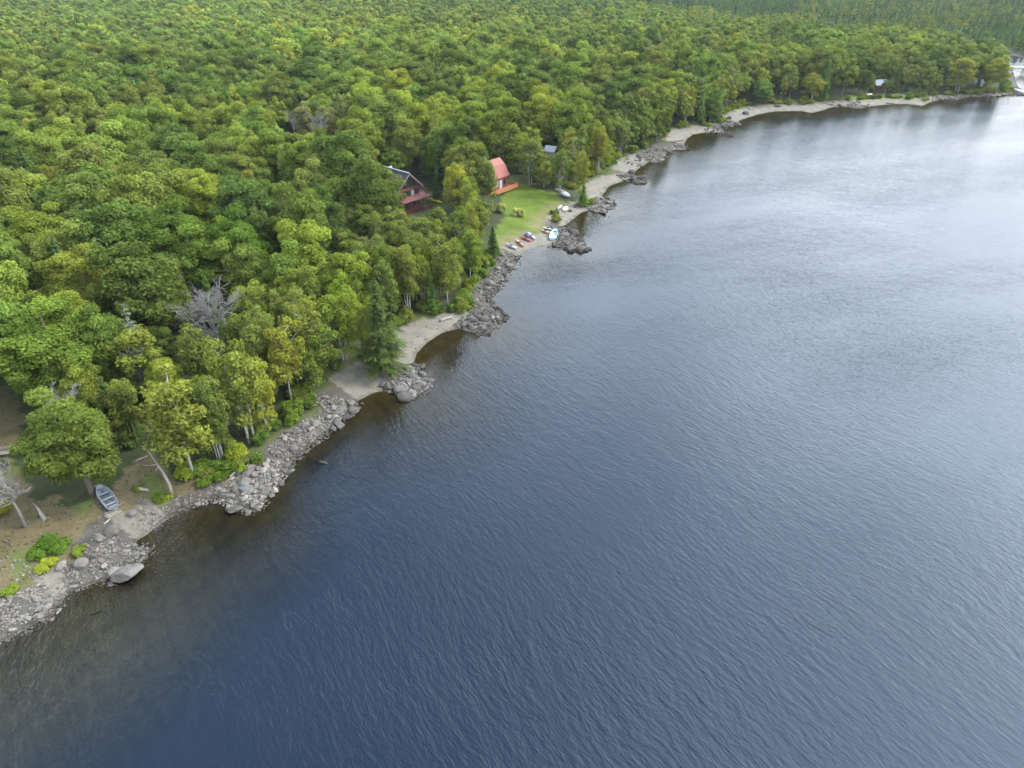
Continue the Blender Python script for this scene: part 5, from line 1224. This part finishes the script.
# ------------------------------------------------------------------ daylight
SUN_AZ, SUN_EL = R(78), R(50)
CLOUD_LOW, CLOUD_HI, CLOUD_SUN = 57.0, 3.0, 54.0
GLOW_DIR = Vector((math.sin(R(52)) * math.cos(R(50)), math.cos(R(52)) * math.cos(R(50)), math.sin(R(50))))
sd = bpy.data.lights.new('sun', 'SUN'); sun = bpy.data.objects.new('sun', sd); C.objects.link(sun)
sd.energy = 2.6; sd.angle = R(10); sd.color = (1.0, 0.93, 0.80)
to = Vector((math.sin(SUN_AZ) * math.cos(SUN_EL), math.cos(SUN_AZ) * math.cos(SUN_EL), math.sin(SUN_EL)))
sun.rotation_euler = to.to_track_quat('Z', 'Y').to_euler(); sun.location = to * 400
W = bpy.data.worlds.new('World'); scene.world = W; W.use_nodes = True; nt = W.node_tree; nt.nodes.clear()
sky = N(nt, 'ShaderNodeTexSky', sky_type='NISHITA', sun_disc=False); sky.sun_elevation = SUN_EL; sky.sun_rotation = SUN_AZ; sky.altitude = 200; sky.dust_density = 1.5
tc = N(nt, 'ShaderNodeTexCoord'); sp = N(nt, 'ShaderNodeSeparateXYZ'); L(nt, tc.outputs['Generated'], sp.inputs[0])
zc = math_n(nt, 'MAXIMUM', sp.outputs['Z'], 0.0)
dv = math_n(nt, 'ADD', zc, 0.18)
cb = N(nt, 'ShaderNodeCombineXYZ'); L(nt, math_n(nt, 'DIVIDE', sp.outputs['X'], dv), cb.inputs[0]); L(nt, math_n(nt, 'DIVIDE', sp.outputs['Y'], dv), cb.inputs[1])
nz = N(nt, 'ShaderNodeTexNoise'); nz.inputs['Scale'].default_value = 2.0; nz.inputs['Detail'].default_value = 4; nz.inputs['Roughness'].default_value = 0.5; L(nt, cb.outputs[0], nz.inputs['Vector'])
# cloud cover: nearly closed low over the horizon, opening to blue overhead; thin bright cloud in front of the sun on the right
inv = math_n(nt, 'SUBTRACT', 1.0, zc)
low = math_n(nt, 'POWER', inv, 2.5)
cf = math_n(nt, 'ADD', math_n(nt, 'ADD', 0.18, math_n(nt, 'MULTIPLY', low, 1.05)), math_n(nt, 'MULTIPLY', math_n(nt, 'SUBTRACT', nz.outputs['Fac'], 0.5), 1.5), clamp=True)
dt = N(nt, 'ShaderNodeVectorMath', operation='DOT_PRODUCT'); L(nt, tc.outputs['Generated'], dt.inputs[0]); dt.inputs[1].default_value = GLOW_DIR
glow = math_n(nt, 'POWER', math_n(nt, 'MAXIMUM', dt.outputs['Value'], 0.0), 6.5)
bd = math_n(nt, 'MULTIPLY', math_n(nt, 'SUBTRACT', zc, 0.50), 2.7)
band = math_n(nt, 'DIVIDE', 1.0, math_n(nt, 'ADD', 1.0, math_n(nt, 'MULTIPLY', bd, math_n(nt, 'MULTIPLY', bd, 3.0))))
br = math_n(nt, 'ADD', math_n(nt, 'ADD', CLOUD_HI, math_n(nt, 'MULTIPLY', band, CLOUD_LOW)), math_n(nt, 'MULTIPLY', glow, CLOUD_SUN))
cf = math_n(nt, 'ADD', cf, math_n(nt, 'MULTIPLY', glow, 0.6), clamp=True)
cc = N(nt, 'ShaderNodeVectorMath', operation='SCALE'); L(nt, mixc(nt, math_n(nt, 'MULTIPLY', low, 1.5, True), (0.80, 0.99, 1.21), (0.97, 0.99, 1.02)), cc.inputs[0]); L(nt, br, cc.inputs['Scale'])
sk = N(nt, 'ShaderNodeVectorMath', operation='SCALE'); L(nt, sky.outputs[0], sk.inputs[0]); sk.inputs['Scale'].default_value = 1.9
mix_ = mixc(nt, cf, sk.outputs[0], cc.outputs[0])
bg = N(nt, 'ShaderNodeBackground'); bg.inputs['Strength'].default_value = 0.13; L(nt, mix_, bg.inputs['Color'])
ow = N(nt, 'ShaderNodeOutputWorld'); L(nt, bg.outputs[0], ow.inputs[0])
try: W.cycles.sampling_method = 'MANUAL'; W.cycles.sample_map_resolution = 512
except Exception: pass

def haze():
    b = MB(); b.box((-5400, -5400, -7.5), (5400, 5400, 60)); m, nt = new_mat('thin_air')
    v = N(nt, 'ShaderNodeVolumePrincipled'); v.inputs['Color'].default_value = (0.93, 0.97, 1.0, 1); v.inputs['Density'].default_value = HAZE; v.inputs['Anisotropy'].default_value = 0.2
    o = N(nt, 'ShaderNodeOutputMaterial'); L(nt, v.outputs[0], o.inputs['Volume'])
    tag(b.obj('haze', m), 'thin pale summer haze over the far wood', 'haze', kind='stuff')
HAZE = 0.00006
haze()
vs = scene.view_settings
vs.view_transform = 'Standard'; vs.look = 'None'; vs.gamma = 1.0; vs.use_curve_mapping = False; vs.exposure = 0.16
scene.render.engine = 'CYCLES'
cy = scene.cycles; cy.max_bounces = 6; cy.volume_bounces = 0; cy.volume_step_rate = 10; cy.diffuse_bounces = 2; cy.glossy_bounces = 2; cy.transmission_bounces = 2; cy.transparent_max_bounces = 6
cy.caustics_reflective = False; cy.caustics_refractive = False; cy.use_denoising = True; cy.sample_clamp_indirect = 6
scene.render.resolution_x = 1024; scene.render.resolution_y = 768
